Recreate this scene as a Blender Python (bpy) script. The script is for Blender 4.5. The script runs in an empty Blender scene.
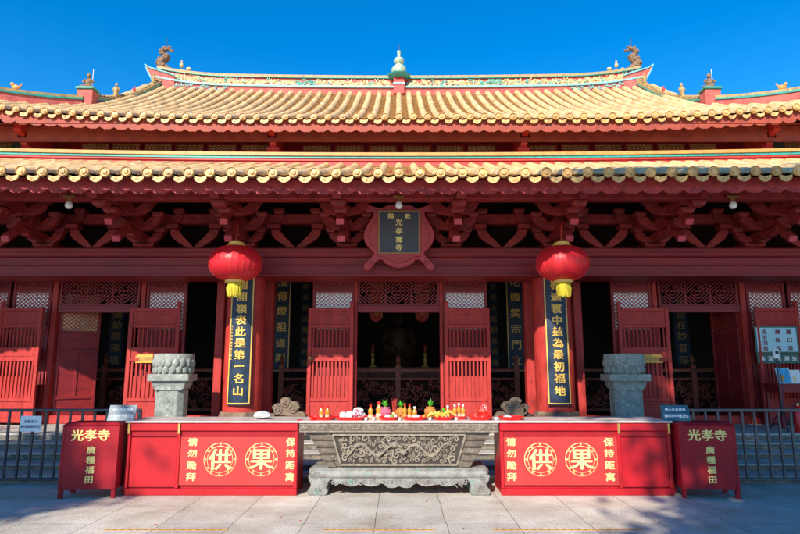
import bpy, math, random
from math import sin, cos, pi, radians, sqrt, atan2
from mathutils import Matrix, Vector

# ------------------------------------------------------------------ camera, sky, sun, exposure
S = bpy.context.scene
COL = S.collection
FPX, TILT, HCAM = 600.0, radians(9.55), 1.6
cam = bpy.data.cameras.new('camera'); cam.lens = 27.0; cam.sensor_width = 36.0
cam.clip_start = 0.05; cam.clip_end = 2000; cam.shift_x = 0.00125
camo = bpy.data.objects.new('camera', cam); COL.objects.link(camo)
camo.location = (0, 0, HCAM); camo.rotation_euler = (pi/2 + TILT, 0, 0)
S.camera = camo

SUN_EL, SUN_AZ = radians(34), radians(20)           # sun behind the camera, a little to its left
w = bpy.data.worlds.new('World'); S.world = w; w.use_nodes = True
nt = w.node_tree; bg = nt.nodes['Background']
sky = nt.nodes.new('ShaderNodeTexSky'); sky.sky_type = 'NISHITA'; sky.sun_disc = False
sky.sun_elevation = SUN_EL; sky.sun_rotation = pi + SUN_AZ
sky.altitude = 300; sky.air_density = 1.0; sky.dust_density = 0.1; sky.ozone_density = 4.0
hs = nt.nodes.new('ShaderNodeHueSaturation'); hs.inputs['Saturation'].default_value = 1.38
hs.inputs['Value'].default_value = 1.0
nt.links.new(sky.outputs[0], hs.inputs['Color']); nt.links.new(hs.outputs[0], bg.inputs[0])
bg.inputs[1].default_value = 0.145
sl = bpy.data.lights.new('sun', 'SUN'); sl.energy = 4.5; sl.angle = radians(0.5); sl.color = (1, .93, .82)
so = bpy.data.objects.new('sun', sl); COL.objects.link(so)
sd = Vector((-sin(SUN_AZ)*cos(SUN_EL), -cos(SUN_AZ)*cos(SUN_EL), sin(SUN_EL)))
so.rotation_euler = sd.to_track_quat('Z', 'Y').to_euler(); so.location = sd*40
S.view_settings.view_transform = 'Standard'; S.view_settings.look = 'None'
S.view_settings.exposure = 0.72; S.view_settings.gamma = 1.0; S.view_settings.use_curve_mapping = False

# ------------------------------------------------------------------ helpers
def at(px, py, Y):
    """the place at distance Y that stands at a pixel of the 800 px photograph -> (X, Z)"""
    vx, vy = (px-399)/FPX, (267-py)/FPX
    t = Y/(cos(TILT) - vy*sin(TILT))
    return vx*t, HCAM + t*(sin(TILT) + vy*cos(TILT))

def tag(o, label=None, cat=None, group=None, kind=None):
    for k, v in (('label', label), ('category', cat), ('group', group), ('kind', kind)):
        if v: o[k] = v
    return o

def empty(name, loc, label=None, cat=None, group=None, rz=0):
    o = bpy.data.objects.new(name, None); COL.objects.link(o)
    o.location = loc; o.rotation_euler = (0, 0, rz); o.empty_display_size = .2
    return tag(o, label, cat, group)

class MB:
    def __init__(s, M=None): s.v = []; s.f = []; s.M = M; s.fn = None
    def add(s, vs, fs):
        b = len(s.v)
        for p in vs:
            if s.fn: p = s.fn(p)
            if s.M is not None: p = s.M @ Vector(p)
            s.v.append(tuple(p))
        s.f += [tuple(b+i for i in f) for f in fs]
        return s
    def box(s, x0, x1, y0, y1, z0, z1):
        return s.add([(x0,y0,z0),(x1,y0,z0),(x1,y1,z0),(x0,y1,z0),(x0,y0,z1),(x1,y0,z1),(x1,y1,z1),(x0,y1,z1)],
              [(0,3,2,1),(4,5,6,7),(0,1,5,4),(1,2,6,5),(2,3,7,6),(3,0,4,7)])
    def cbox(s, c, d):
        return s.box(c[0]-d[0]/2, c[0]+d[0]/2, c[1]-d[1]/2, c[1]+d[1]/2, c[2]-d[2]/2, c[2]+d[2]/2)
    def frustum(s, x0,x1,z0, X0,X1,Z1, y0,y1, Y0=None, Y1=None):
        Y0 = y0 if Y0 is None else Y0; Y1 = y1 if Y1 is None else Y1
        return s.add([(x0,y0,z0),(x1,y0,z0),(x1,y1,z0),(x0,y1,z0),(X0,Y0,Z1),(X1,Y0,Z1),(X1,Y1,Z1),(X0,Y1,Z1)],
              [(0,3,2,1),(4,5,6,7),(0,1,5,4),(1,2,6,5),(2,3,7,6),(3,0,4,7)])
    def bar(s, a, b, wd, h, up=(0,0,1)):
        a = Vector(a); b = Vector(b); d = (b-a).normalized(); u = Vector(up)
        r = d.cross(u)
        if r.length < 1e-4: r = d.cross(Vector((0,1,0)))
        r.normalize(); u = r.cross(d)
        vs = [tuple(p + r*i*wd/2 + u*j*h/2) for p in (a, b) for i, j in ((-1,-1),(1,-1),(1,1),(-1,1))]
        return s.add(vs, [(0,1,2,3),(7,6,5,4),(0,4,5,1),(1,5,6,2),(2,6,7,3),(3,7,4,0)])
    def prism(s, poly, a, b, plane='XZ'):
        n = len(poly)
        if plane == 'XZ': vs = [(x,a,z) for x,z in poly] + [(x,b,z) for x,z in poly]
        elif plane == 'YZ': vs = [(a,y,z) for y,z in poly] + [(b,y,z) for y,z in poly]
        else: vs = [(x,y,a) for x,y in poly] + [(x,y,b) for x,y in poly]
        return s.add(vs, [tuple(range(n)), tuple(range(2*n-1, n-1, -1))] + [(i, i+n, (i+1)%n+n, (i+1)%n) for i in range(n)])
    def tube(s, path, r, n=6, close=True, squash=1.0):
        P = [Vector(p) for p in path]; vs = []
        R = r if isinstance(r, (list, tuple)) else [r]*len(P)
        up = Vector((0,0,1)); prev = None
        for i, p in enumerate(P):
            d = (P[min(i+1, len(P)-1)] - P[max(i-1, 0)]).normalized()
            if prev is None:
                q = d.orthogonal().normalized()
            else:
                q = (prev - d*prev.dot(d)); q = q.normalized() if q.length > 1e-5 else d.orthogonal().normalized()
            prev = q; k = d.cross(q)
            for j in range(n):
                a = 2*pi*j/n; vs.append(tuple(p + q*cos(a)*R[i] + k*sin(a)*R[i]*squash))
        fs = [(i*n+j, i*n+(j+1)%n, (i+1)*n+(j+1)%n, (i+1)*n+j) for i in range(len(P)-1) for j in range(n)]
        if close: fs += [tuple(range(n-1,-1,-1)), tuple((len(P)-1)*n+j for j in range(n))]
        return s.add(vs, fs)
    def lathe(s, prof, c=(0,0,0), n=16, flute=0, nf=0, axis='Z', ph=0):
        vs = []; m = len(prof)
        for r, z in prof:
            for j in range(n):
                a = 2*pi*j/n + ph; rr = r*(1 + flute*abs(sin(a*nf/2)) if nf else 1)
                x, y = rr*cos(a), rr*sin(a)
                if axis == 'Z': vs.append((c[0]+x, c[1]+y, c[2]+z))
                else: vs.append((c[0]+x, c[1]+z, c[2]+y))
        fs = [(i*n+j, i*n+(j+1)%n, (i+1)*n+(j+1)%n, (i+1)*n+j) for i in range(m-1) for j in range(n)]
        if prof[0][0] > 1e-4: fs.append(tuple(range(n-1,-1,-1)))
        if prof[-1][0] > 1e-4: fs.append(tuple((m-1)*n+j for j in range(n)))
        return s.add(vs, fs)
    def ell(s, c, r, n=10, m=6, R=None):
        vs = []; 
        for i in range(m+1):
            t = pi*i/m
            for j in range(n):
                a = 2*pi*j/n
                p = Vector((r[0]*sin(t)*cos(a), r[1]*sin(t)*sin(a), r[2]*cos(t)))
                if R is not None: p = R @ p
                vs.append((c[0]+p.x, c[1]+p.y, c[2]+p.z))
        return s.add(vs, [(i*n+j, (i+1)*n+j, (i+1)*n+(j+1)%n, i*n+(j+1)%n) for i in range(m) for j in range(n)])
    def spiral(s, c, r, tr, turns=1.6, ph=0, sgn=1, y=None, n=14, tn=5, tail=0):
        """a carved scroll lying in the XZ plane"""
        path = []
        for i in range(n+1):
            u = i/n; a = ph + sgn*u*turns*2*pi; rr = r*(1-u*.85)
            path.append((c[0]+rr*cos(a), c[1], c[2]+rr*sin(a)))
        if tail:
            p0, p1 = Vector(path[0]), Vector(path[1]); d = (p0-p1).normalized()
            path = [tuple(p0+d*tail+Vector((0,0,tail*.25*sgn)))] + [tuple(p0+d*tail*.5)] + path
        return s.tube(path, [tr*(.6+.4*min(1, 3*k/len(path))) for k in range(len(path))], tn)
    def build(s, name, m, parent=None, smooth=False, bevel=0, label=None):
        me = bpy.data.meshes.new(name)
        root = parent; off = Vector((0,0,0))
        while root is not None: off += root.location; root = root.parent
        me.from_pydata([(p[0]-off.x, p[1]-off.y, p[2]-off.z) for p in s.v], [], s.f)
        me.validate(); 
        import bmesh
        bm = bmesh.new(); bm.from_mesh(me); bmesh.ops.recalc_face_normals(bm, faces=bm.faces[:]); bm.to_mesh(me); bm.free()
        me.materials.append(m)
        if smooth:
            me.polygons.foreach_set('use_smooth', [True]*len(me.polygons))
            me.set_sharp_from_angle(angle=radians(40))
        o = bpy.data.objects.new(name, me); COL.objects.link(o)
        if parent is not None: o.parent = parent
        if bevel:
            b = o.modifiers.new('bevel', 'BEVEL'); b.width = bevel; b.segments = 1; b.limit_method = 'ANGLE'
        if label: o['label'] = label
        return o

def pieces(name, mb, m, parent=None, **k):
    """every loose piece of mb becomes a part of its own"""
    n = len(mb.v); p = list(range(n))
    def find(a):
        while p[a] != a: p[a] = p[p[a]]; a = p[a]
        return a
    for f in mb.f:
        for i in f[1:]: p[find(i)] = find(f[0])
    groups = {}
    for fi, f in enumerate(mb.f): groups.setdefault(find(f[0]), []).append(f)
    for g_ in groups.values():
        q = MB(); ix = {}
        for f in g_:
            for i in f:
                if i not in ix: ix[i] = len(q.v); q.v.append(mb.v[i])
        q.f = [tuple(ix[i] for i in f) for f in g_]; q.build(name, m, parent, **k)

def copy_tree(o, parent=None):
    c = o.copy(); COL.objects.link(c); c.parent = parent
    for ch in list(o.children): copy_tree(ch, c)
    return c

# ------------------------------------------------------------------ writing (built-in font, turned into mesh)
_G = {}
def glyph(ch, light=False):
    if ch in _G: return _G[ch]
    cu = bpy.data.curves.new('t', 'FONT'); cu.body = ch; cu.size = 1; cu.extrude = .012; cu.resolution_u = 3
    ob = bpy.data.objects.new('t', cu); COL.objects.link(ob)
    dg = bpy.context.evaluated_depsgraph_get(); me = bpy.data.meshes.new_from_object(ob.evaluated_get(dg))
    vs = [tuple(v.co) for v in me.vertices]; fs = [tuple(p.vertices) for p in me.polygons]
    bpy.data.objects.remove(ob); bpy.data.curves.remove(cu); bpy.data.meshes.remove(me)
    if vs:
        cx = (min(v[0] for v in vs)+max(v[0] for v in vs))/2; cy = (min(v[1] for v in vs)+max(v[1] for v in vs))/2
        vs = [(v[0]-cx, v[1]-cy, v[2]) for v in vs]
    _G[ch] = (vs, fs); return _G[ch]
def write(mb, ch, x, y, z, size, bold=.02, wide=1.08, thick=1.0):
    """one character facing -Y, centred on (x, z), its front a little proud of y"""
    if ch == '一':      # one long stroke, cut into short lengths so that it follows a curved board
        for k in range(10):
            xa, xb = -.44+.088*k, -.44+.088*(k+1); h = .055+(.03 if k in (0,9) else 0); up = .012*k*.5
            mb.add([(x+u*size*wide, y-d*size, z+(v+up)*size) for u in (xa,xb) for d in (0,.04) for v in (-h,h)], [(0,1,3,2),(4,6,7,5),(0,4,5,1),(2,3,7,6),(1,5,7,3),(0,2,6,4)])
        return
    vs, fs = glyph(ch)
    offs = [(0,0)] if bold == 0 else [(0,0),(bold,bold*.3),(-bold,-bold*.3),(-bold*.3,bold*.5),(bold*.3,-bold*.5)]
    for k, (dx, dz) in enumerate(offs):
        mb.add([(x+(v[0]+dx)*size*wide, y-(v[2]*thick+.012+k*.0012)*size, z+(v[1]+dz)*size) for v in vs], fs)

# ------------------------------------------------------------------ materials
def mat(name, c, rough=.6, c2=None, scale=6, bump=0, bscale=None, metal=0, coat=0, spots=None, detail=6, stretch=None, sss=0, trans=0, alpha=None, spec=.5, cells=None, scuff=None):
    m = bpy.data.materials.new(name); m.use_nodes = True; n = m.node_tree.nodes; L = m.node_tree.links
    b = n['Principled BSDF']; b.inputs['Roughness'].default_value = rough; b.inputs['Metallic'].default_value = metal
    b.inputs['Coat Weight'].default_value = coat; b.inputs['Specular IOR Level'].default_value = spec
    c = tuple(c)+(1,)
    if c2 is None: c2 = tuple(x*.72 for x in c[:3])
    c2 = tuple(c2)+(1,)
    tc = n.new('ShaderNodeTexCoord'); src = tc.outputs['Object']
    if stretch:
        mp = n.new('ShaderNodeMapping'); mp.inputs['Scale'].default_value = stretch
        L.new(src, mp.inputs[0]); src = mp.outputs[0]
    no = n.new('ShaderNodeTexNoise'); no.inputs['Scale'].default_value = scale; no.inputs['Detail'].default_value = detail
    no.inputs['Roughness'].default_value = .65
    L.new(src, no.inputs['Vector'])
    rp = n.new('ShaderNodeValToRGB'); rp.color_ramp.elements[0].position = .36; rp.color_ramp.elements[1].position = .62
    rp.color_ramp.elements[0].color = c2; rp.color_ramp.elements[1].color = c
    L.new(no.outputs['Fac'], rp.inputs[0]); out = rp.outputs[0]
    if spots:      # (colour, scale, threshold)
        n2 = n.new('ShaderNodeTexNoise'); n2.inputs['Scale'].default_value = spots[1]; n2.inputs['Detail'].default_value = 8
        L.new(src, n2.inputs['Vector'])
        r2 = n.new('ShaderNodeValToRGB'); r2.color_ramp.elements[0].position = spots[2]; r2.color_ramp.elements[1].position = spots[2]+.08
        mx = n.new('ShaderNodeMix'); mx.data_type = 'RGBA'
        L.new(n2.outputs['Fac'], r2.inputs[0]); L.new(r2.outputs[0], mx.inputs[0]); L.new(out, mx.inputs[6])
        mx.inputs[7].default_value = tuple(spots[0])+(1,); out = mx.outputs[2]
    if cells:      # every tile a little different from its neighbours
        m3 = n.new('ShaderNodeMapping'); m3.inputs['Scale'].default_value = cells[0]; L.new(tc.outputs['Object'], m3.inputs[0])
        vo = n.new('ShaderNodeTexVoronoi'); vo.inputs['Scale'].default_value = 1; L.new(m3.outputs[0], vo.inputs['Vector'])
        sp_ = n.new('ShaderNodeSeparateColor'); L.new(vo.outputs['Color'], sp_.inputs[0])
        mr = n.new('ShaderNodeMapRange'); mr.inputs[3].default_value = cells[1]; mr.inputs[4].default_value = cells[2]; L.new(sp_.outputs[0], mr.inputs[0])
        m4 = n.new('ShaderNodeVectorMath'); m4.operation = 'SCALE'; L.new(out, m4.inputs[0]); L.new(mr.outputs[0], m4.inputs['Scale']); out = m4.outputs[0]
    if scuff:      # fine scratches and rubbed patches: (colour, amount)
        m5 = n.new('ShaderNodeMapping'); m5.inputs['Scale'].default_value = (2.5,2.5,9); m5.inputs['Rotation'].default_value = (0,.5,0); L.new(tc.outputs['Object'], m5.inputs[0])
        n5 = n.new('ShaderNodeTexNoise'); n5.inputs['Scale'].default_value = 5; n5.inputs['Detail'].default_value = 12; n5.inputs['Roughness'].default_value = .8; L.new(m5.outputs[0], n5.inputs['Vector'])
        r5 = n.new('ShaderNodeMapRange'); r5.inputs[1].default_value = .56; r5.inputs[2].default_value = .70; r5.inputs[4].default_value = scuff[1]; L.new(n5.outputs['Fac'], r5.inputs[0])
        x5 = n.new('ShaderNodeMix'); x5.data_type = 'RGBA'; L.new(r5.outputs[0], x5.inputs[0]); L.new(out, x5.inputs[6]); x5.inputs[7].default_value = tuple(scuff[0])+(1,); out = x5.outputs[2]
    L.new(out, b.inputs['Base Color'])
    rr = n.new('ShaderNodeMapRange'); rr.inputs[3].default_value = max(.05, rough-.1); rr.inputs[4].default_value = min(1, rough+.12)
    L.new(no.outputs['Fac'], rr.inputs[0]); L.new(rr.outputs[0], b.inputs['Roughness'])
    if bump:
        nb = n.new('ShaderNodeTexNoise'); nb.inputs['Scale'].default_value = bscale or scale*4; nb.inputs['Detail'].default_value = 8
        L.new(src, nb.inputs['Vector'])
        bp = n.new('ShaderNodeBump'); bp.inputs['Strength'].default_value = bump; bp.inputs['Distance'].default_value = .02
        L.new(nb.outputs['Fac'], bp.inputs['Height']); L.new(bp.outputs[0], b.inputs['Normal'])
    if trans: b.inputs['Transmission Weight'].default_value = trans
    return m

M = {}
M['red']    = mat('red_lacquer', (.50,.046,.034), .55, (.38,.030,.024), 5, .12, 30, spots=((.25,.02,.02), 9, .62), stretch=(1,1,.5), spec=.3, scuff=((.55,.14,.10),.4))
M['reddoor']= mat('door_red_paint', (.46,.040,.032), .55, (.33,.025,.021), 4, .15, 40, stretch=(2,2,.4), spots=((.24,.02,.02), 14, .62), spec=.3, scuff=((.58,.16,.11),.45))
M['redeave']= mat('eave_red_paint', (.36,.058,.026), .65, (.24,.036,.02), 5, .2, 20, spots=((.20,.07,.05), 10, .62))
M['bracket']= mat('bracket_red_paint', (.36,.034,.032), .5, (.20,.018,.019), 6, .2, 30, spec=.3, spots=((.10,.02,.02), 12, .62))
M['nose']   = mat('bounce_lit_red_paint', (.62,.08,.10), .45, (.48,.055,.075), 8, .1)  # bounce light on arm ends put into a brighter red, shared by valance scrolls
M['beam']   = mat('beam_red_paint', (.27,.019,.022), .5, (.18,.013,.016), 3, .15, 25, spec=.35, stretch=(.4,1,3))
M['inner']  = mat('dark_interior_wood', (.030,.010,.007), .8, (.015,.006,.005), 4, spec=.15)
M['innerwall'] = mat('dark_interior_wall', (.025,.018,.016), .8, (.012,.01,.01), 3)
M['carved'] = mat('carved_dark_wood', (.34,.075,.04), .5, (.16,.035,.02), 9, .3, 60, spec=.4)
M['tile']   = mat('glazed_roof_tile', (.80,.53,.25), .36, (.62,.37,.14), 5, .2, 40, spots=((.80,.64,.40), 11, .58), spec=.6, cells=((3.2,2.8,2.8),.70,1.06), scuff=((.26,.18,.09),.6))
M['pan']    = mat('roof_pan_tile', (.40,.21,.06), .6, (.22,.11,.035), 8, .3, 40, spots=((.22,.13,.05), 14, .6))
M['tileend']= mat('eave_end_tile', (.72,.45,.17), .4, (.54,.30,.09), 14, .2, 50, spots=((.78,.60,.33), 22, .60), cells=((6.4,2,6),.68,1.08), scuff=((.20,.13,.06),.6))
M['teal']   = mat('teal_glaze', (.03,.36,.29), .45, (.05,.22,.18), 9, .1)
M['cyan']   = mat('pale_cyan_paint', (.30,.62,.60), .5, (.14,.42,.42), 9, .1)
M['orange'] = mat('orange_paint', (.72,.30,.07), .5, (.6,.22,.05), 6)
M['vermil'] = mat('vermilion_paint', (.62,.045,.03), .5, (.48,.03,.025), 6)
M['pink']   = mat('faded_red_plaster', (.56,.13,.10), .8, (.42,.07,.06), 5, .3, 30, spots=((.26,.07,.06), 8, .62))
M['relief'] = mat('gilt_relief', (.74,.54,.24), .5, (.42,.28,.13), 25, .3, 80, spots=((.75,.66,.5), 12, .6))
M['relief2']= mat('green_relief', (.05,.33,.26), .5, (.25,.35,.22), 20, .3)
M['ridgecap']= mat('ochre_ridge_cap', (.50,.33,.12), .6, (.26,.17,.08), 10, .35, 40)
M['oldclay']= mat('weathered_clay', (.30,.17,.085), .75, (.13,.08,.05), 14, .5, 60)
M['celadon']= mat('celadon_glaze', (.46,.52,.36), .35, (.28,.36,.24), 14, .1)
M['gold']   = mat('gold_paint', (.85,.52,.10), .4, (.72,.40,.07), 30)
M['yellow'] = mat('yellow_lettering', (.85,.68,.22), .5, (.8,.6,.18), 30)
M['dullgold']= mat('dull_gold_lettering', (.40,.24,.06), .5, (.25,.14,.04), 30)
M['black']  = mat('black_lacquer', (.022,.042,.080), .45, (.013,.022,.042), 8, spec=.3, scuff=((.06,.07,.08),.5))
M['plaque'] = mat('plaque_navy', (.030,.035,.060), .45, (.018,.02,.035), 9)
M['plaquered'] = mat('plaque_frame_red', (.42,.018,.028), .42, (.30,.012,.02), 12, .3, 60)
M['stone']  = mat('grey_carved_stone', (.34,.32,.27), .85, (.22,.21,.18), 9, .5, 60, spots=((.16,.16,.13), 17, .6))
M['pedstone'] = mat('pedestal_stone', (.33,.34,.29), .85, (.20,.22,.19), 10, .5, 70, spots=((.46,.45,.40), 20, .6))
M['cloudstone'] = mat('brown_cloud_stone', (.25,.17,.11), .85, (.13,.09,.06), 10, .5, 60)
M['step']   = mat('step_stone', (.46,.43,.38), .8, (.34,.32,.29), 4, .35, 30)
M['riser']  = mat('rough_riser_stone', (.26,.21,.15), .95, (.11,.10,.09), 9, .9, 40, spots=((.33,.31,.27), 6, .6))
M['reliefstone'] = mat('lightened_relief_stone', (.29,.235,.17), .6, (.17,.135,.10), 14, .4, 70)  # carving lightened against its shade-dark ground to heighten the relief
M['bronze'] = mat('altar_table_stone', (.15,.112,.082), .65, (.085,.064,.047), 10, .35, 60, spots=((.23,.19,.15), 14, .62))  # brown stone, darkened further for the shade below the apron
M['patina'] = mat('green_patina_stone', (.27,.265,.235), .6, (.16,.14,.12), 7, .35, 50, spots=((.17,.24,.20), 9, .60))
M['marble'] = mat('pale_table_top', (.62,.50,.45), .35, (.5,.36,.32), 4, .05, spots=((.7,.62,.56), 7, .6))
M['cabred'] = mat('cabinet_red_lacquer', (.44,.007,.014), .42, (.37,.006,.011), 3, .05, spec=.35, scuff=((.52,.05,.045),.5))
M['signred']= mat('sign_panel_red', (.46,.026,.022), .55, (.39,.020,.017), 3, .05, scuff=((.56,.09,.07),.45))
M['boxred'] = mat('donation_box_red', (.32,.008,.016), .5, (.26,.006,.012), 3, .05, spec=.25, scuff=((.36,.05,.05),.5))
M['cream']  = mat('cream_lettering', (.85,.64,.26), .5, (.78,.56,.20), 30)
M['lantern']= mat('red_lantern_silk', (.84,.030,.045), .4, (.76,.022,.034), 20, .05, 90)
M['tassel'] = mat('yellow_tassel', (.62,.50,.02), .7, (.45,.36,.02), 40, stretch=(4,4,.3))
M['steeld'] = mat('dark_blue_steel', (.020,.028,.045), .35, (.012,.016,.026), 10)
M['steelg'] = mat('grey_steel', (.11,.10,.10), .4, (.07,.065,.065), 10, metal=.3)
M['noticeboard'] = mat('pale_blue_notice', (.38,.62,.68), .4, (.34,.57,.63), 4)
M['green']  = mat('dark_green_sign', (.01,.10,.075), .4, (.008,.08,.06), 6)
M['bluesign'] = mat('slate_blue_sign', (.035,.11,.15), .35, (.03,.09,.12), 6)
M['white']  = mat('white_print', (.78,.78,.76), .5, (.72,.72,.7), 10)
M['paper']  = mat('pale_lattice_paper', (.90,.91,.88), .2, (.84,.86,.84), 5, spec=.8)
M['recessshade'] = mat('recess_shade_stone', (.055,.042,.032), .8, (.03,.024,.018), 12, .4, 60)  # recess shade between the carvings, put into the ground colour
M['dimgilt'] = mat('gloom_dark_gilt', (.10,.05,.02), .6, (.04,.02,.012), 8)  # the hall's gloom put into the gilt of the statues
M['inkred'] = mat('dark_red_ink', (.20,.01,.02), .5)
M['ink']    = mat('dark_ink', (.03,.05,.12), .5)
M['slate']  = mat('slate_panel', (.10,.12,.12), .6, (.06,.07,.075), 5)
M['brass']  = mat('brass_fitting', (.70,.45,.15), .3, (.55,.33,.10), 20, metal=.8)
M['bulb']   = mat('milky_bulb_glass', (.8,.8,.78), .2, (.75,.75,.72), 9)
M['plastic']= mat('red_plastic_tray', (.75,.015,.012), .3, (.66,.012,.01), 9)
M['oil']    = mat('golden_oil', (.62,.30,.02), .12, (.50,.20,.012), 9, coat=.6)
M['label']  = mat('bottle_label', (.8,.72,.55), .5, (.7,.25,.1), 60)
M['leafgr'] = mat('fresh_green_leaf', (.10,.52,.03), .5, (.05,.33,.02), 20)
M['pineapple'] = mat('pineapple_skin', (.68,.24,.03), .6, (.4,.12,.02), 60, .5, 90)
M['pinkfruit'] = mat('pink_fruit_skin', (.62,.14,.24), .5, (.45,.07,.12), 30)
M['orangefruit'] = mat('orange_peel', (.80,.25,.015), .45, (.7,.2,.01), 20, .2, 120)
M['banana'] = mat('banana_skin', (.66,.50,.07), .5, (.45,.36,.06), 20)
M['wrap']   = mat('clear_wrapping', (.70,.70,.66), .12, (.45,.5,.5), 40, .8, 30, coat=.5)
M['redwrap']= mat('red_wrapping', (.75,.06,.03), .15, (.55,.02,.02), 30, .8, 30, coat=.5)
M['tapeY']  = mat('yellow_tape', (.70,.28,.03), .6); M['tapeK'] = mat('black_tape', (.02,.02,.02), .6)
M['yellowtag'] = mat('ochre_tag', (.72,.38,.05), .5, (.62,.3,.04), 20)
M['bark']   = mat('tree_bark', (.12,.09,.06), .9, (.06,.045,.03), 8, .8, 30)
M['leaf']   = mat('tree_leaf', (.07,.11,.03), .6, (.04,.07,.02), 2)
M['poster'] = mat('blue_poster', (.03,.25,.50), .3, (.08,.4,.6), 6)

# paving: long slabs with thin joints
def paving():
    m = bpy.data.materials.new('stone_paving'); m.use_nodes = True; n = m.node_tree.nodes; L = m.node_tree.links
    b = n['Principled BSDF']; tc = n.new('ShaderNodeTexCoord'); mp = n.new('ShaderNodeMapping')
    mp.inputs['Rotation'].default_value = (0, 0, pi/2); mp.inputs['Location'].default_value = (.3,.25,0)
    L.new(tc.outputs['Object'], mp.inputs[0])
    # a little waviness of the joints
    br = n.new('ShaderNodeTexBrick'); br.inputs['Scale'].default_value = 1
    br.inputs['Brick Width'].default_value = 2.1; br.inputs['Row Height'].default_value = .74
    br.inputs['Mortar Size'].default_value = .0045; br.inputs['Mortar Smooth'].default_value = .3
    br.inputs['Color1'].default_value = (.70,.645,.56,1); br.inputs['Color2'].default_value = (.58,.545,.485,1)
    br.inputs['Mortar'].default_value = (.17,.155,.14,1); br.offset = .37
    nd = n.new('ShaderNodeTexNoise'); nd.inputs['Scale'].default_value = 2.2; nd.inputs['Detail'].default_value = 5; L.new(mp.outputs[0], nd.inputs['Vector'])
    v1 = n.new('ShaderNodeVectorMath'); v1.operation = 'SUBTRACT'; v1.inputs[1].default_value = (.5,.5,.5); L.new(nd.outputs['Color'], v1.inputs[0])
    v2 = n.new('ShaderNodeVectorMath'); v2.operation = 'SCALE'; v2.inputs['Scale'].default_value = .035; L.new(v1.outputs[0], v2.inputs[0])
    v3 = n.new('ShaderNodeVectorMath'); v3.operation = 'ADD'; L.new(mp.outputs[0], v3.inputs[0]); L.new(v2.outputs[0], v3.inputs[1])
    L.new(v3.outputs[0], br.inputs['Vector'])
    n1 = n.new('ShaderNodeTexNoise'); n1.inputs['Scale'].default_value = 1.3; n1.inputs['Detail'].default_value = 9; n1.inputs['Roughness'].default_value = .7
    L.new(tc.outputs['Object'], n1.inputs['Vector'])
    r1 = n.new('ShaderNodeValToRGB'); r1.color_ramp.elements[0].position = .3; r1.color_ramp.elements[1].position = .7
    r1.color_ramp.elements[0].color = (.60,.53,.46,1); r1.color_ramp.elements[1].color = (1.08,1.06,1.03,1)
    L.new(n1.outputs['Fac'], r1.inputs[0])
    n2 = n.new('ShaderNodeTexNoise'); n2.inputs['Scale'].default_value = 38; n2.inputs['Detail'].default_value = 6
    L.new(tc.outputs['Object'], n2.inputs['Vector'])
    r2 = n.new('ShaderNodeValToRGB'); r2.color_ramp.elements[0].position = .34; r2.color_ramp.elements[1].position = .6
    r2.color_ramp.elements[0].color = (.70,.69,.68,1); r2.color_ramp.elements[1].color = (1.02,1.02,1.0,1)
    L.new(n2.outputs['Fac'], r2.inputs[0])
    m1 = n.new('ShaderNodeMix'); m1.data_type = 'RGBA'; m1.blend_type = 'MULTIPLY'; m1.inputs[0].default_value = 1
    m2 = n.new('ShaderNodeMix'); m2.data_type = 'RGBA'; m2.blend_type = 'MULTIPLY'; m2.inputs[0].default_value = .8
    L.new(br.outputs[0], m1.inputs[6]); L.new(r1.outputs[0], m1.inputs[7])
    L.new(m1.outputs[2], m2.inputs[6]); L.new(r2.outputs[0], m2.inputs[7]); L.new(m2.outputs[2], b.inputs['Base Color'])
    b.inputs['Roughness'].default_value = .72
    bp = n.new('ShaderNodeBump'); bp.inputs['Strength'].default_value = .35; bp.inputs['Distance'].default_value = .01
    ad = n.new('ShaderNodeMath'); ad.operation = 'SUBTRACT'; L.new(n2.outputs['Fac'], ad.inputs[0]); L.new(br.outputs['Fac'], ad.inputs[1])
    L.new(ad.outputs[0], bp.inputs['Height']); L.new(bp.outputs[0], b.inputs['Normal'])
    return m
M['paving'] = paving()

def lantern_translucent():
    m = M['lantern']; n = m.node_tree.nodes; L = m.node_tree.links; b = n['Principled BSDF']
    t = n.new('ShaderNodeBsdfTranslucent'); t.inputs[0].default_value = (.8,.012,.02,1)
    x = n.new('ShaderNodeMixShader'); x.inputs[0].default_value = .35
    L.new(b.outputs[0], x.inputs[1]); L.new(t.outputs[0], x.inputs[2]); L.new(x.outputs[0], n['Material Output'].inputs[0])
lantern_translucent()
# ------------------------------------------------------------------ ground
random.seed(7)
g = MB(); N = 24
g.add([(-400,-400,0),(400,-400,0),(400,400,0),(-400,400,0)], [(0,1,2,3)])
tag(g.build('ground', M['paving']), kind='structure')

# ------------------------------------------------------------------ the hall
XW, XC = 12.0, (-9.0, -2.95, 2.95, 9.0)     # half width, column lines
YE, YC, YD, YW = 10.5, 11.55, 12.3, 14.0    # platform edge, columns, door line, upper wall
ZF = .5
hall = empty('temple_hall', (0, 12.3, 0), 'red wooden temple hall with two tiers of golden tiled roof behind the offering tables', 'temple')
def P(name, mb, m, parent=None, **k): return mb.build(name, m, parent or hall, **k)

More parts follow.
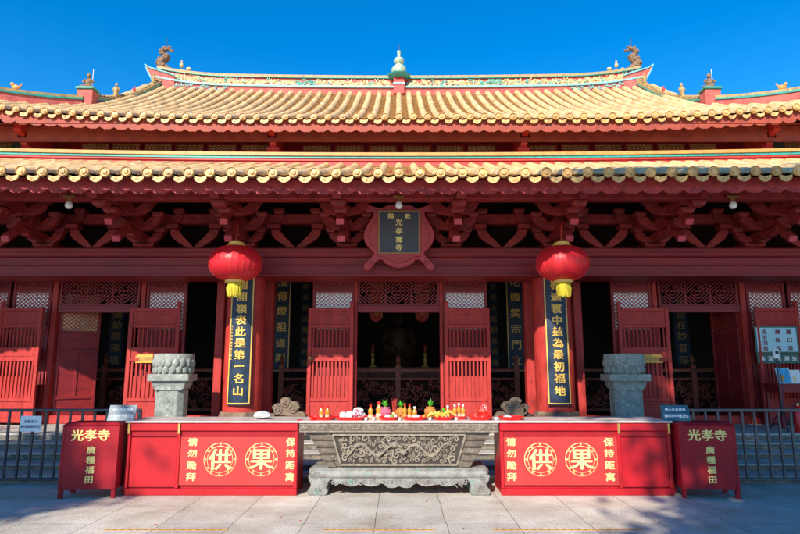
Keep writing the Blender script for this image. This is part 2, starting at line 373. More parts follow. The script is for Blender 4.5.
# platform and steps (a worn, slightly irregular edge)
b = MB(); b.box(-XW-1, XW+1, YE+.35, 23, -.02, ZF-.003); P('platform', b, M['step'])
steps = P('steps', MB().box(-XW, XW, YE+.01, YE+.36, 0, .39), M['step'])
for i in range(5):
    y0 = 8.82 + .42*i; z1 = .1*(i+1); x = -XW
    tb = MB(); rb = MB()
    while x < XW:
        L = random.uniform(1.2, 2.1); x1 = min(XW, x+L)
        dz = random.uniform(-.006, .004); dy = random.uniform(-.012, .012)
        tb.box(x+.004, x1-.004, y0+dy-.01, y0+.44+(.0 if i < 4 else -.01), z1-.028, z1+dz)
        xx = x
        vs = []; 
        n = max(3, int((x1-x)/.12))
        for k in range(n+1):
            for q in range(3):
                vs.append((x+(x1-x)*k/n, y0+dy+.012+random.uniform(-.008,.008)*(0 if k in (0,n) else 1), z1-.1+.036*q))
        rb.add(vs, [(k*3+q,(k+1)*3+q,(k+1)*3+q+1,k*3+q+1) for k in range(n) for q in range(2)])
        x = x1
    P('step_tread', tb, M['step'], steps, bevel=.005); P('step_riser', rb, M['riser'], steps)

# columns standing on stone plinths
for x in XC:
    prof = [(.355,.80),(.365,1.4),(.36,2.6),(.345,3.5)]
    c = P('column', MB().lathe(prof, (x,YC,0), 28), M['red'], smooth=True)
    P('plinth', MB().lathe([(.52,.5),(.54,.56),(.50,.64),(.42,.72),(.40,.80)], (x,YC,0), 8, ph=pi/8), M['cloudstone'], c, bevel=.01)

# architrave: boards and mouldings across the whole front
b = MB(); b.box(-XW, XW, 11.14, 11.9, 3.30, 3.66)
a = P('architrave', b, M['beam'], bevel=.008)
b = MB(); b.box(-XW, XW, 11.06, 11.92, 3.66, 3.83); P('moulding', b, M['beam'], a, bevel=.02)
b = MB(); b.box(-XW, XW, 11.10, 11.139, 3.49, 3.515); b.box(-XW, XW, 11.10, 11.139, 3.30, 3.335); b.box(-XW, XW, 11.035, 11.06, 3.735, 3.755); pieces('bead', b, M['beam'], a, bevel=.004)
b = MB(); b.box(-XW, XW, 11.42, 11.62, 4.38, 4.58); b.box(-XW, XW, 9.50, 9.68, 4.33, 4.47); b.box(-XW, XW, 10.25, 10.40, 4.52, 4.68)
pieces('purlin', b, M['bracket'], hall, bevel=.01)

# soffit and rafters of the lower roof
b = MB(); b.add([(-XW,8.72,4.42),(XW,8.72,4.42),(XW,12.65,5.93),(-XW,12.65,5.93),(-XW,8.72,4.44),(XW,8.72,4.44),(XW,12.65,5.95),(-XW,12.65,5.95)],
    [(0,3,2,1),(4,5,6,7),(0,1,5,4),(1,2,6,5),(2,3,7,6),(3,0,4,7)])
P('soffit', b, M['bracket'])
b = MB(); x = -XW+.1
while x < XW:
    b.bar((x,8.86,4.38),(x,12.4,5.74),.08,.09); x += .312
pieces('rafter', b, M['bracket'], hall)
# wall above the architrave, coloured black for the deep shade behind the brackets
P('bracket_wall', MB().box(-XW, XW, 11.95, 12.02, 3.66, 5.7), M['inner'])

# ---- bracket sets
def bow(hw, h, t):
    """crescent arm outline: a bowl with a scooped-out middle and flat ends"""
    o = []; n = 14
    for k in range(n+1):
        a = pi + pi*k/n; o.append((hw*abs(cos(a))**.8*(1 if cos(a) > 0 else -1), h + h*sin(a)))
    for k in range(n+1):
        a = 2*pi - pi*k/n; o.append((hw*.52*cos(a), h + (h-t)*sin(a)))
    return o
def dougong(x0):
    base = MB(); base.frustum(x0-.13,x0+.13,3.832,x0-.20,x0+.20,3.92,11.36,11.62,11.30,11.68); base.box(x0-.20,x0+.20,11.30,11.68,3.92,3.99)
    r = P('bracket_set', base, M['bracket'], bevel=.006)
    for (y, z, hw, h, t) in ((11.36,3.95,.36,.23,.12),(11.0,4.14,.45,.25,.13),(10.6,4.33,.44,.23,.12),(11.43,4.22,.72,.34,.15)):
        ar = MB(); ar.prism([(x0+px,z+pz) for px,pz in bow(hw,h,t)], y-.06, y+.06); 
        P('bracket_arm', ar, M['bracket'], r, bevel=.006)
        for sx in (-1, 1):
            bl = MB()
            cx = x0+sx*hw*.87
            bl.frustum(cx-.075,cx+.075,z+h+.001,cx-.105,cx+.105,z+h+.055,y-.08,y+.08,y-.10,y+.10); bl.box(cx-.105,cx+.105,y-.10,y+.10,z+h+.055,z+h+.10)
            P('bearing_block', bl, M['bracket'], r, bevel=.004)
        pass
    for (ya, za, yb, zb, wd) in ((11.25,4.52,10.20,3.84,.14),(10.95,4.82,9.88,4.07,.14)):
        # beaked slanting arm, widening to a blunt end
        d = Vector((0,yb-ya,zb-za)).normalized(); n = Vector((0,-d.z,d.y)); 
        if n.z < 0: n = -n
        A = Vector((0,ya,za)); B = Vector((0,yb,zb)); L = (B-A).length
        pts = []
        for (s_, o_) in ((0,-.11),(L*.45,-.11),(L*.70,-.06),(L*.88,-.055),(L,-.08),(L,.035),(L*.9,.055),(L*.72,.055),(L*.55,.10),(0,.12)):
            p = A + d*s_ + n*o_; pts.append((p.y,p.z))
        P('slanting_arm', MB().prism(pts, x0-wd/2, x0+wd/2, 'YZ'), M['bracket'], r, bevel=.012)
        e = B + d*.004
        q = MB(); q.bar(tuple(e+Vector((x0,0,0))+n*-.022), tuple(e+Vector((x0,0,0))+n*-.022+d*.012), wd*.9, .105); P('arm_end', q, M['nose'], r)
    # short arm standing through the tiers, small middle blocks
    m = MB(); m.box(x0-.075,x0+.075,10.5,11.5,4.02,4.12); m.box(x0-.075,x0+.075,10.0,11.5,4.36,4.46)
    for (y,z) in ((11.02,4.24),(10.62,4.40),(9.98,4.2),(9.60,4.22)): 
        m.frustum(x0-.08,x0+.08,z,x0-.12,x0+.12,z+.06,y-.08,y+.08,y-.1,y+.1); m.box(x0-.12,x0+.12,y-.1,y+.1,z+.06,z+.10)
    m.prism([(11.45,3.99),(10.75,3.99),(10.62,4.06),(10.60,4.14),(11.45,4.14)], x0-.07, x0+.07, 'YZ')
    m.prism([(10.3,4.46),(9.62,4.40),(9.35,4.30),(9.22,4.36),(9.30,4.45),(9.7,4.54),(10.3,4.6)], x0-.075, x0+.075, 'YZ')
    P('middle_block', m, M['bracket'], r, bevel=.005)
    # spreading wing boards on both sides, with a cap block
    for sx in (-1,1):
        wg = MB()
        pts = [(x0+sx*.50,4.24),(x0+sx*.66,4.24),(x0+sx*.73,4.14),(x0+sx*.985,3.875),(x0+sx*.96,3.835),(x0+sx*.86,3.86),(x0+sx*.60,4.03),(x0+sx*.52,4.13)]
        wg.prism(pts, 11.28, 11.36); wg.box(min(x0+sx*.44,x0+sx*.68),max(x0+sx*.44,x0+sx*.68),11.22,11.44,4.245,4.33)
        P('wing_board', wg, M['bracket'], r, bevel=.006)
for x0 in (-8.85,-6.85,-4.92,-2.97,-1.0,1.0,2.97,4.92,6.85,8.85): dougong(x0)

# ------------------------------------------------------------------ roofs
def rolled_roof(name, xr, prof, zup, pitch, rad, ylim=None, tile=.36, seedv=1, thick=.10):
    """a sheet of stepped pan tiles with half-round cover rolls running down it. prof(u)->(y,z), u=0 at the eave"""
    rnd = random.Random(seedv)
    # arc length table
    K = 200; P_ = [prof(k/K) for k in range(K+1)]; S_ = [0]
    for k in range(K): S_.append(S_[-1]+math.dist(P_[k],P_[k+1]))
    T = S_[-1]; nt_ = int(T/tile)
    def u_at(s_):
        s_ = max(0, min(T, s_)); 
        for k in range(K):
            if S_[k+1] >= s_: return (k+(s_-S_[k])/max(1e-9,S_[k+1]-S_[k]))/K
        return 1
    us = [u_at(T*k/nt_) for k in range(nt_+1)]
    nx = int(round(2*xr/pitch)); pitch = 2*xr/nx
    rolls, pans, ends = MB(), MB(), MB()
    def pt(x, u, off=0, cap=1):
        y, z = prof(u); y2, z2 = prof(min(1,u+.01)); y1,z1 = prof(max(0,u-.01))
        d = Vector((0,y2-y1,z2-z1)).normalized(); n = Vector((0,-d.z,d.y))
        return Vector((x, y, z+zup(x,u))) + n*off
    for i in range(nx):
        x = -xr + pitch*(i+.5)
        ulim = ylim(x) if ylim else 1
        jit = rnd.uniform(-.006,.006)
        if ulim > .02:
            # cover roll: each tile narrows uphill
            vs = []; rows = 0; ns = 7
            for k in range(nt_):
                if us[k] >= ulim: break
                for (uu, rr) in ((us[k], rad*1.06), (us[k]+(us[min(nt_,k+1)]-us[k])*.96, rad*.96)):
                    j = rnd.uniform(-.004,.004)
                    for a in range(ns):
                        t = pi*a/(ns-1); c = pt(x+jit+j+cos(t)*rr, min(uu,1), .012+sin(t)*rr)
                        vs.append(tuple(c))
                    rows += 1
            rolls.add(vs, [(r*ns+a, r*ns+a+1, (r+1)*ns+a+1, (r+1)*ns+a) for r in range(rows-1) for a in range(ns-1)])
            # round end disc
            y0, z0 = prof(0); z0 += zup(x,0); e = rnd.uniform(-.006,.006)
            ends.lathe([(rad*1.04,.0),(rad*1.04,-.035),(rad*.92,-.045),(rad*.86,-.026),(rad*.55,-.026),(rad*.45,-.045),(rad*.001,-.05)], (x+jit, y0-.01, z0+.035+e), 14, axis='Y')
        # pan tiles between this roll and the next
        xa, xb = x, x+pitch
        ulp = min(ulim, ylim(xb) if ylim else 1)
        if ulp > .02:
            tw = tile*.5; u0 = 0; s0 = 0
            vs = []; rows = 0
            while True:
                ua = u_at(s0); ub = u_at(s0+tw)
                for (uu, h) in ((ua,.022),(ub,.0)):
                    for q in range(5):
                        f = q/4; vs.append(tuple(pt(xa+(xb-xa)*f, uu, h+ .035*abs(2*f-1)**1.6-.02)))
                    rows += 1
                s0 += tw
                if ub >= ulp or s0 >= T-1e-4: break
            pans.add(vs, [(r*5+q, r*5+q+1, (r+1)*5+q+1, (r+1)*5+q) for r in range(rows-1) for q in range(4)])
            y0, z0 = prof(0); xm = (xa+xb)/2; z0 += zup(xm,0); hw = pitch*.31; e = rnd.uniform(-.005,.005)
            poly = [(xm-hw,z0+.0),(xm-hw*.98,z0-.045),(xm-hw*.70,z0-.085+e),(xm-hw*.3,z0-.105+e),(xm,z0-.112+e),(xm+hw*.3,z0-.105+e),(xm+hw*.70,z0-.085+e),(xm+hw*.98,z0-.045),(xm+hw,z0+.0),(xm+hw*.5,z0-.022),(xm,z0-.032),(xm-hw*.5,z0-.022)]
            ends.prism(poly, y0+.005, y0+.03)
            ends.spiral((xm-.01, y0+.004, z0-.068), .026, .006, 1.1, n=7, tn=4)
    return rolls, pans, ends

# lower roof
UPL = lambda x: .10*(min(abs(x),12)/8.5)**2
def profL(u): return (8.58+u*3.90, 4.425+1.49*(.90*u+.10*u*u))
rl, pn, en = rolled_roof('lower', XW, profL, lambda x,u: UPL(x)*.6+u*.4*UPL(x), .312, .076, seedv=3)
LR = P('lower_roof', pn, M['pan'])
P('roll_tiles', rl, M['tile'], LR, smooth=True); P('eave_end_tiles', en, M['tileend'], LR)
def scallop_board(y0, y1, ztop, zbot, depth, pitch, xr, up):
    mb = MB(); n = int(2*xr/pitch); 
    for i in range(n):
        xa = -xr+i*pitch; pts = []
        e = up(xa+pitch/2)
        for k in range(9):
            f = k/8; s_ = f*2-1
            z = zbot + depth*(abs(s_)**2.4) if abs(s_) > .28 else zbot + .012*(1-abs(s_)/.28) - .004
            pts.append((xa+f*pitch*1.0, z+e))
        mb.prism(pts+[(xa+pitch, ztop+e),(xa, ztop+e)], y0, y1)
    return mb
v = P('valance', scallop_board(8.80, 8.83, 4.43, 4.20, .05, .312, XW-.1, lambda x: UPL(x)*.6), M['bracket'], LR)
c = MB(); x = -XW+.1
while x < XW-.4:
    e = UPL(x)*.6
    c.spiral((x+.10,8.797,4.285+e), .026, .004, 1.1, ph=pi, sgn=-1, n=8, tn=4, tail=.05); c.spiral((x+.21,8.797,4.285+e), .026, .004, 1.1, n=8, tn=4, tail=.05)
    x += .312
P('carved_scrolls', c, M['nose'], v)
# striped band where the lower roof meets the upper wall
def strip(z0, z1, y0, y1, m, name, xr=XW):
    mb = MB(); n = 24; vs = []
    for i in range(n+1):
        x = -xr+2*xr*i/n; e = UPL(x)
        vs += [(x,y0,z0+e+DZ),(x,y1,z0+e+DZ),(x,y1,z1+e+DZ),(x,y0,z1+e+DZ)]
    mb.add(vs, [(i*4+a, i*4+(a+1)%4, i*4+4+(a+1)%4, i*4+4+a) for i in range(n) for a in range(4)] + [(0,1,2,3),(n*4+3,n*4+2,n*4+1,n*4)])
    return P(name, mb, m, LR)
DZ = -.01
strip(5.80,6.03,12.46,12.66, M['vermil'], 'ridge_base'); strip(6.031,6.072,12.42,12.66, M['vermil'], 'ridge_moulding')
strip(6.074,6.127,12.40,12.66, M['teal'], 'teal_moulding'); strip(6.129,6.20,12.37,12.66, M['orange'], 'orange_moulding')
P('light_stop_slab', MB().box(-XW+1.6, XW-1.6, 12.55, YW+.1, 5.86, 5.94), M['pan'], LR)  # unseen flat slab added to stop light leaking into the hall

# upper wall with a row of little lattice windows
cw = P('upper_wall', MB().box(-XW+1.6, XW-1.6, YW, YW+.2, 5.9, 7.5), M['beam'])
def clip_seg(p, q, x0, x1, z0, z1):
    t0, t1 = 0., 1.; dx, dz = q[0]-p[0], q[1]-p[1]
    for pp, qq in ((-dx,p[0]-x0),(dx,x1-p[0]),(-dz,p[1]-z0),(dz,z1-p[1])):
        if abs(pp) < 1e-9:
            if qq < 0: return None
        else:
            t = qq/pp
            if pp < 0: t0 = max(t0, t)
            else: t1 = min(t1, t)
    if t1-t0 < 1e-3: return None
    return (p[0]+t0*dx,p[1]+t0*dz),(p[0]+t1*dx,p[1]+t1*dz)
def lattice(mb, x0, x1, z0, z1, y, cw_, ch, t, dep, wavy=0):
    """diagonal lattice of diamond cells cw_ x ch; wavy makes the fish-scale form"""
    k0 = int(-(z1-z0)/ch)-2; k1 = int((x1-x0)/cw_)+2
    for k in range(k0, k1+1):
        for sg in (1,-1):
            a = (x0+k*cw_, z0) if sg > 0 else (x0+k*cw_, z1)
            L_ = (z1-z0)/ch
            bb = (a[0]+L_*cw_, z1) if sg > 0 else (a[0]+L_*cw_, z0)
            if not wavy:
                s_ = clip_seg(a, bb, x0, x1, z0, z1)
                if s_: mb.bar((s_[0][0],y+(.001 if sg>0 else 0),s_[0][1]),(s_[1][0],y+(.001 if sg>0 else 0),s_[1][1]), t, dep, up=(0,1,0))
            else:
                n = int(L_*2+.5); 
                pts = [(a[0]+(bb[0]-a[0])*i/n, a[1]+(bb[1]-a[1])*i/n + (wavy if i%2 else -wavy)*ch*.5) for i in range(n+1)]
                for i in range(n):
                    s_ = clip_seg(pts[i], pts[i+1], x0, x1, z0, z1)
                    if s_: mb.bar((s_[0][0],y+(.001 if sg>0 else 0),s_[0][1]),(s_[1][0],y+(.001 if sg>0 else 0),s_[1][1]), t, dep, up=(0,1,0))
wx = [at(px,147,13.9)[0] for px in (5,94.5,125.5,158,189,222,255,316.5,349.5,383,417,450,481.5,543,576,609,640,672,704,793)]
wx += [wx[0]-.76, wx[0]-1.5, wx[-1]+.76, wx[-1]+1.5]
for x in wx:
    fr = MB(); hw = .36; z0, z1 = 6.60, 6.97; e = UPL(x)*.8
    for (a,b_,c_,d_) in ((x-hw,x-hw+.04,z0,z1),(x+hw-.04,x+hw,z0,z1),(x-hw+.04,x+hw-.04,z0,z0+.03),(x-hw+.04,x+hw-.04,z1-.03,z1)): fr.box(a,b_,13.93,13.998,c_+e,d_+e)
    f = P('lattice_window', fr, M['bracket'], cw)
    l = MB(); lattice(l, x-hw+.04, x+hw-.04, z0+.03+e, z1-.03+e, 13.95, .10, .065, .014, .02, .35)
    P('lattice', l, M['tile'], f)
for px in (20, 776):
    x = at(px,142,13.9)[0]; P('slate_panel', MB().box(x-.17,x+.17,13.86,13.998,6.5,7.3), M['slate'], cw)
# cords tying the wall to the eave: curved iron brackets
for px in (277, 520, 37, 757):
    x, z = at(px, 140, 13.5); s_ = 1 if px > 400 else -1
    lean = 0 if px in (277,520) else -s_*.25
    ub = MB()
    pts = [(13.99,7.28),(13.2,7.14),(12.75,7.0),(12.72,6.86),(12.95,6.80),(13.05,6.62),(13.22,6.52),(13.36,6.62),(13.6,6.60),(13.75,6.48),(13.99,6.5)]
    ub.prism(pts, x-.075, x+.075, 'YZ')
    ub.frustum(x-.05,x+.05,6.34,x-.14,x+.14,6.52,13.1,13.35); ub.box(x-.14,x+.14,13.1,13.36,6.52,6.60); ub.box(x-.11,x+.11,12.95,13.2,6.75,6.9)
    u_ = P('upper_bracket', ub, M['vermil'], cw, bevel=.012)
    if lean:
        P('scroll_brace', MB().tube([(x,13.5,6.9),(x-lean*2.2,13.6,6.62),(x-lean*4,13.7,6.55)],[.07,.05,.03],6), M['bracket'], u_, smooth=True)

# upper roof
YR, ZR0 = 18.0, 10.27; XB = 8.15
YEU, ZEU = 12.40, 6.98
def profU(u): return (YEU+u*(YR-YEU), ZEU+(ZR0-ZEU)*(.76*u+.24*u*u))
def upU(x, u):
    ax = abs(x); e = .30*max(0,(ax-3.5)/6.3)**2 + .10*max(0,(ax-8.3))**1.5
    return e*(1-u) + u*.22*(min(ax,8.2)/7.75)**2
def ylim(x):
    ax = abs(x)
    return 1 if ax < XB else max(0, .40*(1-(ax-XB)/2.25))
rl, pn, en = rolled_roof('upper', 10.4, profU, upU, .312, .078, ylim=ylim, seedv=9)
UR = P('upper_roof', pn, M['pan'])
P('roll_tiles', rl, M['tile'], UR, smooth=True); P('eave_end_tiles', en, M['tileend'], UR)
# rear slope and gable walls, so the roof is a closed body
b = MB(); n = 16; vs = []
for i in range(n+1):
    x = -XB+2*XB*i/n
    vs += [(x,YR,ZR0+upU(x,1)),(x,YR+5.5,6.9)]
b.add(vs, [(i*2,i*2+2,i*2+3,i*2+1) for i in range(n)]); P('rear_slope', b, M['pan'], UR)
for sx in (-1,1):
    b = MB(); x = sx*(XB-.25)
    b.add([(x,14.6,8.1),(x,YR,ZR0+.15),(x,20.4,8.1)], [(0,1,2)]); 
    P('gable_wall', b, M['pink'], UR)
    b = MB(); b.add([(x,14.6,8.15),(x,20.4,8.15),(sx*10.5,22.6,7.25),(sx*10.5,12.4,7.25)], [(0,1,2,3)]); P('side_slope', b, M['pan'], UR)
def upE(x): return upU(x,0)
vU = P('valance', scallop_board(12.47, 12.50, 6.98, 6.70, .055, .312, 10.3, upE), M['redeave'], UR)
b = MB(); b.box(-10.3,10.3,12.95,13.02,6.67,7.05); P('eave_beam', b, M['redeave'], UR, bevel=.02)
b = MB(); b.add([(-10.4,12.45,6.90),(10.4,12.45,6.90),(10.4,14.05,7.40),(-10.4,14.05,7.40)],[(0,1,2,3)]); P('soffit', b, M['redeave'], UR)

# main ridge: base plaster, relief frieze, mouldings, cap; ends swept up
def ridge_z(x): return .14*(abs(x)/7.75)**2.0 + .24*max(0,(abs(x)-5.5)/2.4)**2
def sweep(xa, xb, z0, z1, y0, y1, zf, n=40):
    mb = MB(); vs = []
    for i in range(n+1):
        x = xa+(xb-xa)*i/n; e = zf(x)
        vs += [(x,y0,z0+e),(x,y1,z0+e),(x,y1,z1+e),(x,y0,z1+e)]
    mb.add(vs, [(i*4+a, i*4+(a+1)%4, i*4+4+(a+1)%4, i*4+4+a) for i in range(n) for a in range(4)] + [(0,1,2,3),(n*4+3,n*4+2,n*4+1,n*4)])
    return mb
XR = 7.72
_rz = ridge_z
ridge_z = lambda x: _rz(x)-.07
RG = P('main_ridge', sweep(-XR,XR,10.10,10.41,17.80,18.20,ridge_z), M['pink'], UR)
P('frieze_ground', sweep(-XR,XR,10.463,10.75,17.86,18.14,ridge_z), M['vermil'], RG)
P('lower_moulding', sweep(-XR-.05,XR+.05,10.411,10.462,17.74,18.26,ridge_z), M['cyan'], RG)
P('upper_moulding', sweep(-XR,XR,10.751,10.772,17.80,18.20,ridge_z), M['teal'], RG)
P('ridge_cap', sweep(-XR,XR,10.773,10.845,17.80,18.18,ridge_z), M['ridgecap'], RG)
rnd = random.Random(11)
r1, r2 = MB(), MB()
x = -7.55
while x < 7.6:
    if abs(x) > .30:
        e = ridge_z(x); green = (2.6 < abs(x) < 3.3) or rnd.random() < .12
        tgt = r2 if green else r1; z = 10.60+e+rnd.uniform(-.06,.06)
        k = rnd.random()
        if k < .55: tgt.spiral((x,17.85,z), rnd.uniform(.06,.10), .022, 1.2, ph=rnd.uniform(0,6.28), sgn=rnd.choice((-1,1)), n=9, tn=5, tail=rnd.uniform(0,.08))
        elif k < .8: tgt.ell((x,17.85,z), (rnd.uniform(.04,.08),.04,rnd.uniform(.05,.09)), 7, 5)
        else:
            for q in range(3): tgt.ell((x+rnd.uniform(-.06,.06),17.84,z+rnd.uniform(-.08,.08)), (.03,.03,.035), 6, 4)
        if rnd.random() < .5: r1.ell((x+rnd.uniform(-.05,.05),17.85,10.52+e), (.05,.03,.03), 6, 4)
    x += rnd.uniform(.028,.055)
P('gilt_relief', r1, M['relief'], RG, smooth=True); P('green_relief', r2, M['relief2'], RG, smooth=True)
for sx in (-1,1):
    # upswept pointed ridge end
    z = ridge_z(XR)
    pr = [(XR-.6,10.10+z*.6),(XR-.02,10.12+z),(XR+.12,10.38+z),(XR+.25,10.60+z),(XR+.37,10.86+z),(XR+.20,10.74+z),(XR-.02,10.67+z),(XR-.35,10.62+z*.8),(XR-.6,10.56+z*.7)]
    e = P('ridge_end', MB().prism([(sx*a,b_) for a,b_ in pr], 17.76, 18.0), M['pink'], RG)
    tr = MB(); tr.tube([(sx*a,17.74,b_) for a,b_ in pr[1:5]], [.03,.028,.024,.012], 5); tr.tube([(sx*a,17.74,b_) for a,b_ in pr[4:]], [.012,.024,.028,.03,.03], 5)
    # leafy scrolls at the foot of the ridge end
    for q in range(26): tr.spiral((sx*(XR-.12-q*.085),17.77,10.30+ridge_z(XR-q*.085)+rnd.uniform(-.05,.05)), .05, .012, 1.2, ph=rnd.uniform(0,6), sgn=rnd.choice((1,-1)), n=7, tn=4, tail=.07)
    P('end_moulding', tr, M['cyan'], e, smooth=True)
    # fish-dragon: arched body, curled tail, fins
    xc = sx*7.52; z0 = 10.84+ridge_z(7.3); D = MB()
    body = [(.42,0,-.14),(.28,0,-.02),(.10,0,.10),(-.10,0,.22),(-.20,0,.38),(-.14,0,.54),(.02,0,.63),(.08,0,.72),(-.02,0,.82),(-.14,0,.92),(-.17,0,1.05),(-.08,0,1.17),(.08,0,1.19),(.19,0,1.12),(.28,0,1.02)]
    rad = [.05,.10,.15,.20,.235,.22,.19,.16,.14,.13,.125,.11,.09,.07,.02]
    D.tube([(xc - sx*a*.72, 17.95+b_, z0+c_*.62) for a,b_,c_ in body], [r*.64 for r in rad], 8)
    for k in range(3, 13):      # scales and spines along the back
        a,_,c_ = body[k]; r = rad[k]*.64; a *= .72; c_ *= .775
        D.ell((xc+sx*(r*.9)-sx*a, 17.95, z0+.04+c_*.80), (.045,.03,.05), 6, 4)
        for q in range(3): D.ell((xc-sx*a+rnd.uniform(-.6,.6)*r, 17.95-r*.85, z0+.02+c_*.80+rnd.uniform(-.04,.04)), (.04,.03,.04), 6, 4)
    D.ell((xc-sx*.24,17.90,z0+.66),(.04,.04,.03),7,5); D.tube([(xc-sx*.06,17.93,z0+.74),(xc-sx*.15,17.9,z0+.80),(xc-sx*.20,17.9,z0+.74)],[.04,.028,.01],5)
    fd = P('fish_dragon', D, M['oldclay'], RG, smooth=True)
    h = MB()
    for q in range(9): h.spiral((xc-sx*(.28+.10*q), 17.86, z0-.04-.022*q+rnd.uniform(-.03,.05)), .07, .022, 1.1, ph=rnd.uniform(0,6), n=7, tn=5)
    h.ell((xc-sx*.55,17.9,z0+.14),(.06,.06,.09),7,5); h.ell((xc-sx*.55,17.9,z0+.27),(.035,.035,.05),6,4); h.ell((xc-sx*.78,17.9,z0+.02),(.09,.05,.06),7,5)
    P('cloud_tail', h, M['relief'], fd, smooth=True)
    P('lightning_rod', MB().tube([(xc-sx*.0,17.95,z0+.70),(xc-sx*.0,17.95,z0+1.12)],.009,5), M['steelg'], fd)
# gourd finial in the middle
f = P('gourd_finial', MB().lathe([(.20,.14),(.215,.17),(.235,.24),(.225,.34),(.17,.42),(.10,.46),(.09,.49),(.14,.53),(.165,.60),(.145,.67),(.09,.70),(.055,.71),(.05,.75),(.055,.88),(.065,.94),(.0,.95)], (0,17.8,10.66), 14, .06, 7), M['celadon'], RG, smooth=True)
P('finial_pier', MB().box(-.17,.17,17.66,17.96,10.10,10.73), M['vermil'], f, bevel=.01)
P('lotus_base', MB().lathe([(.22,.0),(.33,.05),(.35,.09),(.27,.12),(.16,.17)], (0,17.8,10.66), 16, .12, 8), M['teal'], f, smooth=True)
P('pier_band', MB().box(-.185,.185,17.64,17.98,10.40,10.47), M['cyan'], f)
P('lightning_rod', MB().tube([(0,17.8,11.58),(0,17.8,11.86)],.010,5), M['steelg'], f)

# descending ridges, piers with seated figures, little watchmen, and the corner ridges
def figure(mb, x, y, z, h, seated=False):
    if seated:
        mb.ell((x,y,z+h*.14),(h*.30,h*.2,h*.15),9,6)
        mb.lathe([(h*.24,.0),(h*.25,h*.06),(h*.17,h*.12)], (x,y,z), 9)
        mb.ell((x,y,z+h*.42),(h*.19,h*.14,h*.24),9,6)
        for s_ in (-1,1): mb.tube([(x+s_*h*.17,y,z+h*.56),(x+s_*h*.30,y-.02,z+h*.42),(x+s_*h*.16,y-h*.12,z+h*.32)],[h*.065,h*.06,h*.045],6)
        mb.ell((x,y,z+h*.78),(h*.12,h*.12,h*.14),9,6); mb.lathe([(h*.10,h*.86),(h*.07,h*.94),(0,h*1.0)],(x,y,z),8)
    else:
        mb.lathe([(h*.20,0),(h*.22,h*.08),(h*.13,h*.16),(h*.17,h*.30),(h*.20,h*.52),(h*.15,h*.64),(h*.07,h*.70)],(x,y,z),9)
        for s_ in (-1,1): mb.tube([(x+s_*h*.15,y,z+h*.60),(x+s_*h*.22,y-.01,z+h*.46),(x+s_*h*.06,y-h*.16,z+h*.42)],[h*.055,h*.05,h*.04],6)
        mb.ell((x,y,z+h*.80),(h*.10,h*.10,h*.12),8,6); mb.lathe([(h*.09,h*.87),(h*.05,h*.98),(0,h*1.0)],(x,y,z),7)
